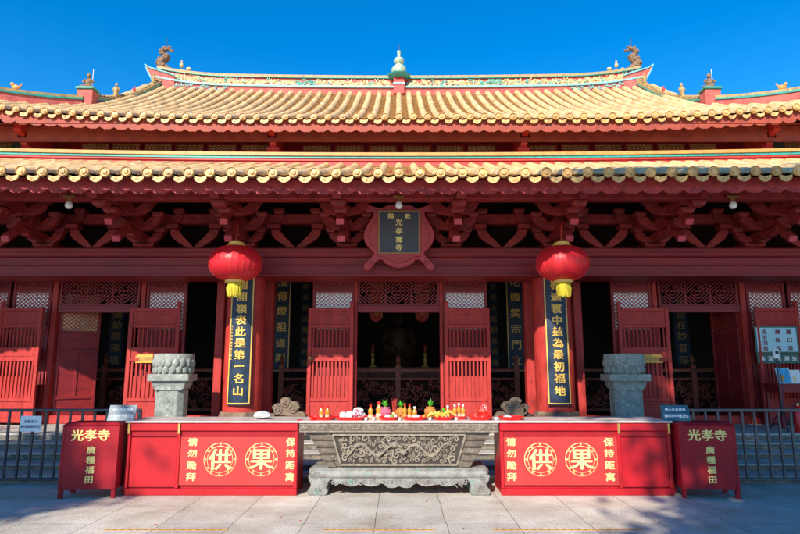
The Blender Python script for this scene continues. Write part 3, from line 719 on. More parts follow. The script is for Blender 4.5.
for sx in (-1,1):
    def hip_pt(t):      # t=0 at the ridge end, 1 at the pier
        y = 17.8+(14.85-17.8)*t; x = sx*(7.62+.42*t)
        z = 10.52 + (8.56-10.52)*t - .22*sin(pi*t) 
        return Vector((x,y,z))
    def hip_strip(o0, o1, wd, n=18):
        mb = MB(); vs = []
        for i in range(n+1):
            p = hip_pt(i/n)
            for (dx,dz) in ((-wd,o0),(wd,o0),(wd,o1),(-wd,o1)): vs.append((p.x+dx,p.y,p.z+dz))
        mb.add(vs, [(i*4+a, i*4+(a+1)%4, i*4+4+(a+1)%4, i*4+4+a) for i in range(n) for a in range(4)] + [(0,1,2,3),(n*4+3,n*4+2,n*4+1,n*4)])
        return mb
    hr = P('descending_ridge', hip_strip(-.55,-.02,.10), M['pink'], UR)
    P('teal_moulding', hip_strip(-.018,.025,.13), M['teal'], hr)
    P('ridge_cap', hip_strip(.027,.10,.11), M['ridgecap'], hr, smooth=False)
    kn = MB(); 
    for i in range(26): p = hip_pt(i/25); kn.ell((p.x,p.y,p.z+.105),(.10,.07,.045),8,5)
    P('cap_tiles', kn, M['ridgecap'], hr, smooth=True)
    cv = MB()
    for i in range(8): p = hip_pt(1-.02-i*.022); cv.spiral((p.x-sx*.12,p.y-.02,p.z-.12+rnd.uniform(-.06,.06)),.05,.014,1.1,ph=rnd.uniform(0,6),n=7,tn=4)
    P('carved_scrolls', cv, M['ridgecap'], hr, smooth=True)
    for t,h,m in ((.10,.34,'ridgecap'),(.42,.20,'vermil'),(.70,.40,'ridgecap')):
        p = hip_pt(t); q = MB(); figure(q, p.x, p.y, p.z+.12, h); P('ridge_figure', q, M[m], hr, smooth=True)
    # pier
    px = sx*8.10; pb = P('ridge_pier', MB().box(px-.20,px+.20,14.50,14.80,8.02,8.70), M['pink'], UR, bevel=.012)
    P('pier_cap', MB().box(px-.24,px+.24,14.46,14.84,8.702,8.765), M['teal'], pb, bevel=.012)
    q = MB(); figure(q, px, 14.64, 8.767, .46, True); q.ell((px-.1,14.6,8.80),(.14,.1,.05),8,5); P('seated_figure', q, M['oldclay'], pb, smooth=True)
    P('lightning_rod', MB().tube([(px+.09,14.66,8.9),(px+.09,14.66,9.32)],.008,5), M['white'], pb)
    # corner ridge running out to the corner of the eaves
    def cr(t): return Vector((sx*(8.20+2.25*t), 14.55-2.2*t, 8.42-.86*t+.38*t**2.2))
    def cstrip(o0,o1,wd,n=16):
        mb = MB(); vs = []
        for i in range(n+1):
            p = cr(i/n)
            for (dx,dz) in ((-wd,o0),(wd,o0),(wd,o1),(-wd,o1)): vs.append((p.x+dx*.7,p.y+dx*.7*sx,p.z+dz))
        mb.add(vs, [(i*4+a, i*4+(a+1)%4, i*4+4+(a+1)%4, i*4+4+a) for i in range(n) for a in range(4)] + [(0,1,2,3),(n*4+3,n*4+2,n*4+1,n*4)])
        return mb
    k = P('corner_ridge', cstrip(-.5,-.03,.11), M['pink'], UR)
    P('teal_moulding', cstrip(-.028,.02,.14), M['teal'], k); P('ridge_cap', cstrip(.022,.09,.12), M['ridgecap'], k)
    p = cr(.46); q = MB(); q.ell((p.x,p.y,p.z+.17),(.10,.06,.07),8,6); q.ell((p.x+sx*.09,p.y,p.z+.26),(.05,.04,.05),7,5)
    for s_ in (-.06,.06): q.tube([(p.x+s_,p.y,p.z+.15),(p.x+s_,p.y,p.z+.08)],.02,5)
    q.tube([(p.x-sx*.08,p.y,p.z+.18),(p.x-sx*.15,p.y,p.z+.28)],[.03,.01],5); P('ridge_figure', q, M['orange'], k, smooth=True)

# ------------------------------------------------------------------ door line
lint = MB(); lint.box(-XW, XW, YD-.02, YD+.16, 3.40, 3.75); P('door_head', lint, M['beam'])
P('sill', MB().box(-XW, XW, YD+.0, YD+.20, ZF, ZF+.16), M['reddoor'], bevel=.01)
def leaf_local(x0, x1, z0, z1, body):
    """frame of stiles and rails; body(mb, x0,x1,z0,z1) fills it"""
def tall_leaf(xa, xb, rz=0, hinge='l', yy=None):
    """tall lattice leaf: carved strip, lattice light with pale paper, panels below"""
    yy = YD-.03 if yy is None else yy; W = xb-xa
    hx = xa if hinge == 'l' else xb
    Mx = Matrix.Translation((hx,yy,0)) @ Matrix.Rotation(rz,4,'Z') @ Matrix.Translation((xa-hx,0,0))
    b = MB(Mx); s_ = .055; zt = 3.41; zs = [ZF+.02, 1.0, 1.9, 2.35, 3.13, 3.19, 3.36]
    b.box(0,s_,-.03,.03,ZF+.02,zt); b.box(W-s_,W,-.03,.03,ZF+.02,zt)
    for z in (ZF+.05, 1.0, 1.95, 2.33, 3.16, 3.38): b.box(s_,W-s_,-.028,.028,z-.03,z+.03)
    b.box(W/2-.025,W/2+.025,-.026,.026,1.0,1.95)
    f = P('door_leaf', b, M['beam'], bevel=.005)
    p = MB(Mx); p.box(s_,W-s_,-.008,.012,3.19,3.35); p.box(s_,W-s_,-.008,.012,1.03,1.92); p.box(s_,W-s_,-.008,.012,ZF+.08,.97); p.box(s_,W-s_,-.008,.012,1.98,2.30)
    pieces('panel', p, M['beam'], f)
    c = MB(Mx); n = max(4,int(W/.075))
    for i in range(n): c.spiral((s_+.05+(W-2*s_-.1)*i/(n-1),-.012,3.27+.02*(-1)**i),.035,.009,1.1,ph=i*1.3,sgn=(-1)**i,n=7,tn=4,tail=.03)
    P('carved_strip', c, M['beam'], f)
    l = MB(Mx); lattice(l, s_, W-s_, 2.36, 3.13, -.006, .086, .078, .012, .014, .22); P('lattice', l, M['reddoor'], f)
    return f, Mx
def tall_backed(xa, xb, **k):
    f, Mx = tall_leaf(xa, xb, **k); W = xb-xa
    P('paper_pane', MB(Mx).box(.055, W-.055, .010, .018, 2.36, 3.13), M['paper'], f); return f
def half_leaf(xa, xb, rz, hinge, yy=12.12, ring=False):
    W = xb-xa; hx = xa if hinge == 'l' else xb
    Mx = Matrix.Translation((hx,yy,0)) @ Matrix.Rotation(rz,4,'Z') @ Matrix.Translation((xa-hx,0,0))
    zt = 2.80; s_ = .075; b = MB(Mx)
    b.box(0,s_,-.03,.03,ZF+.03,zt+.13 if hinge=='l' else zt); b.box(W-s_,W,-.03,.03,ZF+.03,zt if hinge=='l' else zt+.13)
    rails = (zt-.035, 2.40, 1.995, 1.77, 1.71, .98, .72, ZF+.08)
    for z in (zt-.04, 2.43, 1.97, 1.76, .98, ZF+.08): b.box(s_,W-s_,-.028,.028,z-.035,z+.035)
    f = P('half_door', b, M['reddoor'], bevel=.006)
    p = MB(Mx); p.box(s_,W-s_,-.010,.010,2.465,2.725); p.box(s_,W-s_,-.010,.010,1.795,1.935); p.box(s_,W-s_,-.010,.010,.575,.945)
    p.frustum(s_+.05,W-s_-.05,2.52,s_+.05,W-s_-.05,2.67,-.018,-.010); p.box(s_+.05,W-s_-.05,-.018,-.010,1.825,1.905); p.box(s_+.05,W-s_-.05,-.018,-.010,.64,.88)
    pieces('panel', p, M['reddoor'], f, bevel=.004)
    n = 10; t = (W-2*s_)/n
    for (za, zb) in ((2.005,2.395),(1.015,1.725)):
        br = MB(Mx)
        for i in range(n):
            x = s_+t*(i+.5)
            if zb-za < .5: br.lathe([(.014,za),(.022,za+.06),(.016,za+.14),(.024,(za+zb)/2),(.016,zb-.14),(.022,zb-.06),(.014,zb)], (x,0,0), 6)
            else: br.box(x-.017,x+.017,-.014,.014,za,zb)
        if zb-za > .5: br.box(s_,W-s_,.012,.024,za,za+.42)
        P('spindles', br, M['reddoor'], f)
    if ring:
        q = MB(Mx); q.lathe([(.035,0),(.03,-.012),(.012,-.02)],( .05 if hinge=='r' else W-.05,-.03,1.80),12,axis='Y')
        q.tube([(.05+.03*sin(a*pi/6) if hinge=='r' else W-.05+.03*sin(a*pi/6),-.055,1.765+.03*cos(a*pi/6)) for a in range(13)],.006,5); P('ring_handle', q, M['brass'], f)
    return f
def xx(px, py=350, Y=YD): return at(px, py, Y)[0]

def transom(xa, xb):
    b = MB(); z0, z1 = 2.82, 3.40
    b.box(xa,xb,YD-.07,YD+.03,z0-.10,z0+.0); b.box(xa,xb,YD-.09,YD-.03,z0-.02,z0+.035)
    b.box(xa,xa+.05,YD-.05,YD+.02,z0+.036,z1); b.box(xb-.05,xb,YD-.05,YD+.02,z0+.036,z1); b.box(xa+.05,xb-.05,YD-.05,YD+.02,z1-.05,z1); b.box(xa+.05,xb-.05,YD-.05,YD+.02,z0+.036,z0+.075)
    t = P('transom', b, M['beam'], bevel=.005)
    l = MB(); x0,x1,a0,a1 = xa+.05,xb-.05,z0+.075,z1-.05; zc = (a0+a1)/2; n = 3; cell = (x1-x0)/n
    for i in range(n):
        cx = x0+cell*(i+.5)
        for k,r in enumerate((.055,.125,.195,.265,.335,.405)):
            cor = [(cx,zc+r),(cx+r*1.18,zc),(cx,zc-r),(cx-r*1.18,zc)]
            for j in range(4):
                p, q = cor[j], cor[(j+1)%4]
                # clip to own cell, leave a break as in fretwork
                s_ = clip_seg(p, q, max(x0,cx-cell/2), min(x1,cx+cell/2), a0, a1)
                if s_ and (k+j)%4 != 0: l.bar((s_[0][0],YD-.02,s_[0][1]),(s_[1][0],YD-.02,s_[1][1]),.024,.03,up=(0,1,0))
                elif s_:
                    (ax,az),(bx,bz) = s_
                    l.bar((ax,YD-.02,az),(ax+(bx-ax)*.72,YD-.02,az+(bz-az)*.72),.024,.03,up=(0,1,0))
        if i: l.box(cx-cell/2-.011,cx-cell/2+.011,YD-.036,YD-.004,a0,a1)
        l.bar((cx-.05,YD-.02,zc-.12),(cx-.05,YD-.02,zc+.04),.02,.03,up=(0,1,0)); l.bar((cx+.05,YD-.02,zc-.04),(cx+.05,YD-.02,zc+.12),.02,.03,up=(0,1,0))
    P('fretwork', l, M['beam'], t)
    return t
# middle bay
cx0, cx1 = xx(357), xx(440)
transom(cx0-.0, cx1+.0)
P('door_post', MB().box(cx0-.06,cx0-.001,YD-.06,YD+.10,ZF,3.4), M['reddoor'], bevel=.005); P('door_post', MB().box(cx1+.001,cx1+.06,YD-.06,YD+.10,ZF,3.4), M['reddoor'], bevel=.005)
tall_backed(xx(312),xx(355)-.02); tall_backed(xx(442.5)+.02,xx(488))
half_leaf(xx(309),xx(354), 0.0, 'r', ring=True); half_leaf(xx(444),xx(489), 0.0, 'l')
for px0,px1 in ((264,273),(525,534)):
    P('door_post', MB().box(xx(px0),xx(px1),YD-.12,YD+.12,ZF,3.4), M['reddoor'], bevel=.01)
# side bays
for sx in (-1,1):
    def X(px): return xx(px) if sx < 0 else -xx(px)
    def rng(a,b_): return (min(X(a),X(b_)), max(X(a),X(b_)))
    a,b_ = rng(56,137); transom(a,b_)
    for pa,pb in ((49,54.5),(138.5,143)):
        a,b_ = rng(pa,pb); P('door_post', MB().box(a,b_,YD-.06,YD+.10,ZF,3.4), M['reddoor'], bevel=.005)
    a,b_ = rng(144,185); tall_backed(a,b_)
    a,b_ = rng(9,48); tall_backed(a,b_)
    a,b_ = rng(-32,6); tall_backed(a,b_)
    for pa,pb in ((216,224),(-70,-62)):
        a,b_ = rng(pa,pb); P('door_post', MB().box(a,b_,YD-.12,YD+.12,ZF,3.4), M['reddoor'], bevel=.01)
    a,b_ = rng(133,181); half_leaf(a,b_, sx*radians(-9), 'r' if sx < 0 else 'l', yy=12.16)
    a,b_ = rng(2.5,50); half_leaf(a,b_, sx*radians(9), 'l' if sx < 0 else 'r', yy=12.12)
# the lattice leaf standing open in the left doorway: swung inwards
f, Mx = tall_leaf(xx(54.5), xx(54.5)+.78, rz=radians(38), hinge='l', yy=YD+.08)
MB(Mx).box(.055,.725,.010,.018,2.36,3.13).build('paper_pane', M['tile'], f)
# right doorway: leaf folded right back
f, Mx = tall_leaf(xx(743)-.78, xx(743), rz=radians(-78), hinge='r', yy=YD+.08)

# ------------------------------------------------------------------ inside
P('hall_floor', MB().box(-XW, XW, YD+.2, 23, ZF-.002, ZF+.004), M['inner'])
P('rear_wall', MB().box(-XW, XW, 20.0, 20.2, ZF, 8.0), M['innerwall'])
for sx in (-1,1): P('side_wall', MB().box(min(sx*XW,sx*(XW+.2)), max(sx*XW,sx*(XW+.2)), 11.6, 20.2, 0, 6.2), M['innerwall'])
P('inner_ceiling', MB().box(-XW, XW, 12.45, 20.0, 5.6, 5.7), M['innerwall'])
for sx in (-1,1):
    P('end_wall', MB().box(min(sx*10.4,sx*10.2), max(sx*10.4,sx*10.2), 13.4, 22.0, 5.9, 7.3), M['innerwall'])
for x in (-9.0,-6.35,-3.10,3.10,6.35,9.0):
    for y in (15.2,):
        P('inner_column', MB().lathe([(.30,ZF),(.30,5.6)],(x,y,0),20), M['inner'], smooth=True)
# carved balustrade across the hall
z0, z1 = ZF, 1.62; yb = 14.0
for (xa,xb,posts) in ((-2.75,2.75,(-2.7,-1.62,-.02,1.62,2.7)),(-8.6,-3.25,(-8.5,-6.75,-5.2,-3.4)),(3.25,8.6,(3.4,5.2,6.75,8.5))):
    b = MB(); b.box(xa,xb,yb-.05,yb+.05,1.50,1.58); b.box(xa,xb,yb-.035,yb+.035,1.32,1.38); b.box(xa,xb,yb-.04,yb+.04,.62,.70)
    r = P('balustrade', b, M['carved'], bevel=.01)
    for p in posts:
        q = MB(); q.box(p-.055,p+.055,yb-.065,yb+.065,ZF,1.66); q.lathe([(.05,1.66),(.03,1.70),(.055,1.75),(.06,1.79),(.035,1.84),(.012,1.90),(0,1.94)],(p,yb,0),8); P('baluster_post', q, M['carved'], r)
    c = MB(); rr = random.Random(int(xa*10)); x = xa+.08
    while x < xb-.08:
        for _ in range(3): c.spiral((x,yb-.03,rr.uniform(.75,1.27)),rr.uniform(.05,.10),.016,1.2,ph=rr.uniform(0,6),sgn=rr.choice((1,-1)),n=8,tn=4,tail=.06)
        x += .085
    P('carved_panel', c, M['carved'], r, smooth=True)
    P('backing_board', MB().box(xa,xb,yb+.03,yb+.045,.70,1.32), M['inner'], r)
# ------------------------------------------------------------------ couplet boards, name plaque, lanterns, lamps
def couplet(x, y, zb, zt, hw, chars, zs, name_label, cat='couplet board', curved=.40, csize=.185, cm='gold', trim='gold', bold=.03, group=None, small=None):
    r = empty('couplet_board', (x, y, zb), name_label, cat, group)
    def bend(p):
        if not curved: return (p[0]+x, p[1]+y, p[2])
        a = p[0]/curved; rr = curved - p[1]*1.0
        return (x+sin(a)*rr, y+curved-cos(a)*rr, p[2])
    b = MB(); b.fn = bend; n = 10
    vs = []
    for i in range(n+1):
        u = -hw+2*hw*i/n; vs += [(u,.0,zb),(u,.03,zb),(u,.03,zt),(u,.0,zt)]
    b.add(vs, [(i*4+a, i*4+(a+1)%4, i*4+4+(a+1)%4, i*4+4+a) for i in range(n) for a in range(4)] + [(0,1,2,3),(n*4+3,n*4+2,n*4+1,n*4)])
    b.build('board', M['black'], r)
    t = MB(); t.fn = bend; e = .022; 
    for (u0,u1,z0,z1) in ((-hw+.01,-hw+.01+e,zb+.02,zt-.02),(hw-.01-e,hw-.01,zb+.02,zt-.02)):
        t.add([(u0,-.006,z0),(u1,-.006,z0),(u1,-.006,z1),(u0,-.006,z1),(u0,.0,z0),(u1,.0,z0),(u1,.0,z1),(u0,.0,z1)],[(0,1,2,3),(0,4,5,1),(1,5,6,2),(2,6,7,3),(3,7,4,0)])
    for z0 in (zb+.02, zt-.02-e):
        vs = []
        for i in range(7):
            u = -hw+.032+(2*hw-.064)*i/6; vs += [(u,-.006,z0),(u,-.006,z0+e),(u,0,z0),(u,0,z0+e)]
        t.add(vs, [f for i in range(6) for f in ((i*4,i*4+4,i*4+5,i*4+1),(i*4+2,i*4,i*4+4,i*4+6),(i*4+1,i*4+3,i*4+7,i*4+5))])
    t.build('gold_border', M[trim], r)
    l = MB(); l.fn = bend
    for ch, z in zip(chars, zs): write(l, ch, 0, -.008 if curved else -.003, z, csize, bold, 1.1, .6)
    l.build('lettering', M[cm], r)
    if small:
        s_ = MB(); s_.fn = bend; u = -hw+.055
        for k, ch in enumerate(small[0]): write(s_, ch, u, -.002, small[1]-.06*k, .042, .02)
        s_.build('small_lettering', M[cm], r)
    return r
zrow = [at(240, py, 11.1)[1] for py in (271,284.5,296.5,308.5,320,331.5,343,354.5,366.5,378.5,391)]
couplet(-2.93, 11.135, .93, 3.30, .225, '祇園開嶺表此是第一名山', zrow, 'tall black board with gold characters on the column behind the left lantern', small=('光孝寺楹聯重修敬立謹書', at(0,326,11.1)[1]))
couplet(2.93, 11.135, .93, 3.30, .225, '禪教遍寰中兹為最初福地', zrow, 'tall black board with gold characters on the column behind the right lantern')
def inner(px0, px1, py0, py1, Y, chars, label, csize, cm='gold', trim='gold', pys=None, group=None):
    x0, x1 = at(px0,330,Y)[0], at(px1,330,Y)[0]; zb, zt = at(0,py1,Y)[1], at(0,py0,Y)[1]
    n = len(chars); zs = [at(0,p,Y)[1] for p in pys] if pys else [zt-.3-(zt-zb-.5)*i/(n-1) for i in range(n)]
    couplet((x0+x1)/2, Y, zb, zt, (x1-x0)/2, chars, zs, label, curved=0, csize=csize, cm=cm, trim=trim, bold=.02)
inner(272.5,290,255,372,14.7,'衣法傳燈祖道興','narrow black board with gold characters inside, just right of the left lantern column',.24,pys=(267,282,296,311,327,343,358))
inner(507,525,255,372,14.7,'拈花微笑宗門立','narrow black board with gold characters inside, just left of the right lantern column',.24,pys=(267,282,297,313,329,345,360))
inner(299,311,255,370,17,'頂禮楞嚴妙法蓮華經堂','dim narrow inner board with faint gold writing, left of the middle doorway',.17,cm='dullgold',trim='inner')
inner(488,500,255,370,17,'普門示現大悲觀世音誦','dim narrow inner board with faint gold writing, right of the middle doorway',.17,cm='dullgold',trim='inner')
inner(108,125,296,367,14.7,'當來彌勒證佛境','dim black inner board with dull gold writing seen through the left side doorway',.22,cm='dullgold',trim='inner',pys=(288,303,314,325,336,348,360))
inner(673,690,296,367,14.7,'常觀自在妙音深','dim black inner board with dull gold writing seen through the right side doorway',.22,cm='dullgold',trim='inner',pys=(288,303,314,325,336,348,360))

# name plaque under the eave
def plaque():
    Y = 10.75; cz = at(399,237.5,Y)[1]; r = empty('name_plaque', (0, Y, cz-.5), 'red scalloped plaque with navy panel and gold writing over the middle doorway', 'plaque')
    R = Matrix.Translation((0,Y,cz)) @ Matrix.Rotation(radians(12),4,'X')
    k = 1/318.; half = [(0,112),(40,108),(72,112),(92,125),(105,128),(125,126),(165,113),(190,105),(215,103),(232,110),(238,124),(230,136),(212,144),(180,150),(152,152),(150,165),(158,184),(176,210),(195,245),(205,275),(207,300),(198,330),(180,358),(152,382),(146,398),(165,415),(188,438),(205,455),(209,470),(203,486),(188,494),(170,488),(150,465),(134,444),(120,430),(108,428),(92,432),(88,448),(72,456),(52,466),(30,474),(0,479)]
    pts = [(x*k, (300-z)*k) for x,z in half] + [(-x*k,(300-z)*k) for x,z in half[::-1] if x]
    MB(R).prism(pts,-.03,.05).build('frame', M['plaquered'], r, bevel=.012)
    MB(R).box(-.355,.355,-.062,-.031,(300-386)*k,(300-150)*k).build('panel', M['plaque'], r)
    t = MB(R)
    for (a,b_,c_,d_) in ((-.375,-.356,-.272,.472),(.356,.375,-.272,.472),(-.375,.375,-.291,-.273),(-.375,.375,.473,.491)): t.box(a,b_,-.072,-.031,c_,d_)
    t.build('trim', M['dullgold'], r)
    l = MB(R)
    for ch, z in zip('光孝禪寺', (212,262,312,358)): write(l, ch, .0, -.063, (300-z)*k, .125, .03)
    write(l, '敕', .16, -.063, (300-176)*k, .10, .03); write(l, '賜', -.15, -.063, (300-176)*k, .10, .03)
    l.build('lettering', M['yellow'], r)
    sc = MB(R)
    for x,z,s_ in ((.62,.52,-1),(-.62,.52,1),(.5,-.47,1),(-.5,-.47,-1)): sc.spiral((x,-.034,z),.055,.010,1.2,sgn=s_,n=10,tn=5)
    for s_ in (-1,1):
        sc.tube([(s_*x,-.032,z) for x,z in ((.40,.38),(.52,.15),(.56,0),(.50,-.15),(.40,-.22))],.010,5)
        sc.tube([(s_*x,-.032,z) for x,z in ((0,-.47),(.15,-.43),(.25,-.37),(.40,-.34))],.010,5)
    sc.build('carving', M['plaquered'], r, smooth=True)
plaque()

def lantern(x, label):
    Y = 10.2; z = at(0,263.5,Y)[1]; r = empty('lantern', (x, Y, z-.55), label, 'lantern', 'red lanterns hanging under the lower eave')
    rx, rz = .455, .305; prof = [(.16*1, -rz*1.0)]
    n = 14
    for i in range(n+1):
        t = -pi/2*.86 + pi*.86*i/n; prof.append((rx*cos(t)**.82, rz*sin(t)*1.03))
    prof.append((.16, rz*1.0))
    vs = []; nn = 96; m = len(prof)
    g_ = MB()
    for rr,zz in prof:
        for j in range(nn):
            a = 2*pi*j/nn; q = rr*(1-.016*abs(cos(a*14))**.7 if rr > .17 else 1); vs.append((x+q*cos(a),Y+q*sin(a),z+zz))
    g_.add(vs, [(i*nn+j,i*nn+(j+1)%nn,(i+1)*nn+(j+1)%nn,(i+1)*nn+j) for i in range(m-1) for j in range(nn)]).build('globe', M['lantern'], r, smooth=True)
    rb = MB()
    for j in range(28):
        a = 2*pi*(j+.5)/28; rb.tube([(x+pr*.998*cos(a),Y+pr*.998*sin(a),z+zz) for pr,zz in prof], .003, 4)
    rb.build('ribs', M['redwrap'], r)
    MB().lathe([(.155,rz-.005),(.16,rz+.02),(.13,rz+.03),(.13,rz+.06),(.02,rz+.065)],(x,Y,z),20).build('top_cap', M['gold'], r, smooth=True)
    MB().lathe([(.165,-rz-.035),(.165,-rz+.01),(.14,-rz+.012)],(x,Y,z),20).build('bottom_cap', M['gold'], r, smooth=True)
    MB().tube([(x,Y,z+rz+.05),(x,Y,z+rz+.19),(x+.015,Y,4.06)],.006,5).build('cord', M['redwrap'], r)
    ta = MB(); rd = random.Random(int(x*9))
    for j in range(60):
        a = 2*pi*j/60; rr = .115+rd.uniform(-.02,.015); L = rd.uniform(.22,.26)
        ta.tube([(x+.8*rr*cos(a),Y+.8*rr*sin(a),z-rz-.03),(x+rr*cos(a),Y+rr*sin(a),z-rz-.12),(x+(rr*.9)*cos(a+.1),Y+rr*.9*sin(a+.1),z-rz-.03-L)],[.011,.009,.005],4)
    ta.lathe([(.10,-.03),(.125,-.06),(.10,-.20)],(x,Y,z-rz),16)
    ta.build('tassel', M['tassel'], r)
for x, s_ in ((-2.82,'left'),(2.82,'right')):
    lantern(x, 'round red ribbed lantern with yellow tassel, the one %s of the name plaque' % s_)

for px, lb in ((69,'small white bulb lamp under the eave at far left, left of the left lantern'),(399,'small white bulb lamp under the eave above the name plaque'),(733,'small white bulb lamp under the eave at far right, right of the right lantern')):
    Y = 9.45; x, z = at(px, 204, Y); z -= .02
    r = empty('eave_lamp', (x,Y,z), lb, 'lamp', 'bulb lamps under the lower eave')
    MB().lathe([(0,-.06),(.035,-.055),(.058,-.02),(.060,.01),(.045,.045),(.03,.06)],(x,Y,z),14).build('bulb', M['bulb'], r, smooth=True)
    b = MB(); b.lathe([(.034,.058),(.034,.115),(.02,.12),(.02,.15)],(x,Y,z),12); b.box(x-.095,x+.095,Y-.03,Y+.03,z+.125,z+.155)
    b.tube([(x,Y+.03,z+.14),(x,Y+.12,z+.16)],.012,5); b.build('holder', M['brass'], r, smooth=False)

# ------------------------------------------------------------------ altar table (middle) with carved front
TZ = .924
def altar():
    r = empty('altar_table', (0, 8.0, 0), 'long carved brown stone altar table with curled feet in the middle, piled with offerings', 'table')
    hw = 1.29
    MB().box(-hw-.01,hw+.01,7.97,8.66,TZ-.03,TZ).build('table_top', M['marble'], r, bevel=.008)
    ap = MB().box(-hw,hw,7.985,8.64,TZ-.145,TZ-.0305).build('apron', M['bronze'], r, bevel=.006)
    c = MB(); rd = random.Random(3); x = -hw+.04
    while x < hw-.03:
        if abs(x) < .52 and abs(x) > .0: pass
        dense = not (-.1 < x < .45)
        c.spiral((x,7.985,TZ-.085+rd.uniform(-.015,.015)), .026 if dense else .018, .009 if dense else .006, 1.1, ph=rd.uniform(0,6), sgn=rd.choice((1,-1)), n=7, tn=4, tail=.02); x += .042
    c.box(-hw+.01,hw-.01,7.975,7.984,TZ-.05,TZ-.04); c.box(-hw+.01,hw-.01,7.975,7.984,TZ-.14,TZ-.128)
    c.build('apron_carving', M['reliefstone'], ap, smooth=True)
    # tapering body
    zt, zb = TZ-.146, .335; body = MB()
    body.frustum(-.89,.89,zb, -1.02,1.02,zt, 8.07,8.6, 8.03,8.6); bo = body.build('body', M['bronze'], r, bevel=.008)
    # stepped side brackets
    for s_ in (-1,1):
        st = MB(); n = 5
        for i in range(n):
            z0 = zb+(zt-zb)*i/n; z1 = zb+(zt-zb)*(i+1)/n; xo = .90+.055*i+.02
            st.frustum(min(s_*.80,s_*xo),max(s_*.80,s_*xo),z0, min(s_*.84,s_*(xo+.035)),max(s_*.84,s_*(xo+.035)),z1-.02, 8.04+.0,8.5)
            st.box(min(s_*.84,s_*(xo+.05)),max(s_*.84,s_*(xo+.05)),8.025,8.5,z1-.0195,z1-.001)
        st.build('stepped_bracket', M['bronze'], bo, bevel=.006)
    # framed dragon and cloud relief
    def fy(z): return 8.07-.04*(z-zb)/(zt-zb)
    f = MB(); x0b,x1b,x0t,x1t = -.75,.75,-.86,.86; za, zc = zb+.03, zt-.035
    q = [(x0t,zc),(x1t,zc),(x1b,za),(x0b,za)]
    for i in range(4):
        a, b_ = q[i], q[(i+1)%4]; f.bar((a[0],fy(a[1])-.014,a[1]),(b_[0],fy(b_[1])-.012,b_[1]),.026,.026,up=(0,1,0))
    pf = f.build('panel_frame', M['reliefstone'], bo, bevel=.005)
    gq = MB(); gq.add([(x0b,fy(za)-.001,za),(x1b,fy(za)-.001,za),(x1t,fy(zc)-.001,zc),(x0t,fy(zc)-.001,zc),(x0b,fy(za)+.004,za),(x1b,fy(za)+.004,za),(x1t,fy(zc)+.004,zc),(x0t,fy(zc)+.004,zc)],[(0,1,2,3),(7,6,5,4),(0,4,5,1),(1,5,6,2),(2,6,7,3),(3,7,4,0)]); gq.build('panel_ground', M['recessshade'], pf)
    c = MB(); rd = random.Random(12)
    pts = []
    for _ in range(5200):
        z = rd.uniform(za+.045,zc-.045); w_ = .72+(z-za)/(zc-za)*.10; x = rd.uniform(-w_+.03,w_-.03); rr = rd.choice((.022,.030,.040,.052))
        if all((x-a)**2+(z-b_)**2 > (rr+c_)**2*.78 for a,b_,c_ in pts): pts.append((x,z,rr))
    for x,z,rr in pts: c.spiral((x,fy(z)-.006,z), rr, rr*.30, 1.15, ph=rd.uniform(0,6.28), sgn=rd.choice((1,-1)), n=9, tn=5, tail=rr*.7)
    for s_ in (-1,1):   # two long dragon bodies winding through the clouds
        path = []; rads = []
        for i in range(26):
            u = i/25; x = s_*(.66-.60*u); z = (za+zc)/2+.085*sin(u*9+s_)*(1-.3*u); path.append((x,fy(z)-.022,z)); rads.append(.008+.013*sin(pi*min(1,u*1.05)))
        c.tube(path, rads, 6)
        for (px_,py_,pz_),r_ in zip(path, rads):
            for q in (-1,1): c.tube([(px_,py_-.004,pz_),(px_+.02*s_,py_-.008,pz_+q*(r_+.018))],[.009,.003],4)
        c.ell((path[-1][0],path[-1][1]-.01,path[-1][2]),(.045,.03,.035),8,5)
    c.spiral((0,8.03,(za+zc)/2),.05,.014,1.5,n=12,tn=5)
    c.build('dragon_relief', M['reliefstone'], pf, smooth=True)
    # base: swelling shoulder, curled feet, carved fringe
    pr = [(8.10,.335),(8.04,.325),(8.0,.30),(7.975,.255),(7.985,.215),(8.02,.205),(8.6,.205),(8.6,.335)]
    ba = MB(); hb = 1.13
    vs = []; n = len(pr)
    for x,k in ((-hb,1),(hb,1)): vs += [(x,a,b_) for a,b_ in pr]
    ba.add(vs, [tuple(range(n)), tuple(range(2*n-1,n-1,-1))]+[(i,i+n,(i+1)%n+n,(i+1)%n) for i in range(n)])
    bb = ba.build('base', M['patina'], r, bevel=.012)
    for sx in (-1,1):
        sh = MB(); sh.ell((sx*1.09,8.18,.27),(.085,.16,.07),12,8); sh.build('rounded_end', M['patina'], bb, smooth=True)
        for (y0,y1) in ((7.99,8.16),(8.42,8.58)):
            ft = MB(); po = [(1.16,.25),(1.15,.17),(1.12,.14),(1.13,.10),(1.165,.06),(1.165,.015),(1.14,.0),(.93,.0),(.91,.02),(.905,.06),(.92,.10),(.90,.15),(.86,.21),(.86,.25)]
            ft.prism([(sx*a,b_) for a,b_ in po], y0, y1); fo = ft.build('foot', M['patina'], r, bevel=.012)
            if y0 < 8.1:
                k = MB(); k.spiral((sx*1.04,y0-.004,.075),.05,.010,1.4,sgn=sx,n=12,tn=5); k.spiral((sx*1.06,y0-.006,.24),.05,.009,1.3,sgn=-sx,n=12,tn=5,tail=.05); k.build('foot_scroll', M['patina'], fo, smooth=True)
    fr = MB(); N_ = 60; top = [(-.90+1.8*i/N_, .215) for i in range(N_+1)]
    bot = []
    for i in range(N_+1):
        x = -.90+1.8*i/N_; u = abs(x)/.9
        z = .195-.0*u - (.055*abs(sin(u*pi*3.5+.4))**.6 + .03) if u < .93 else .19
        bot.append((x, z-(.02 if u < .18 else 0)))
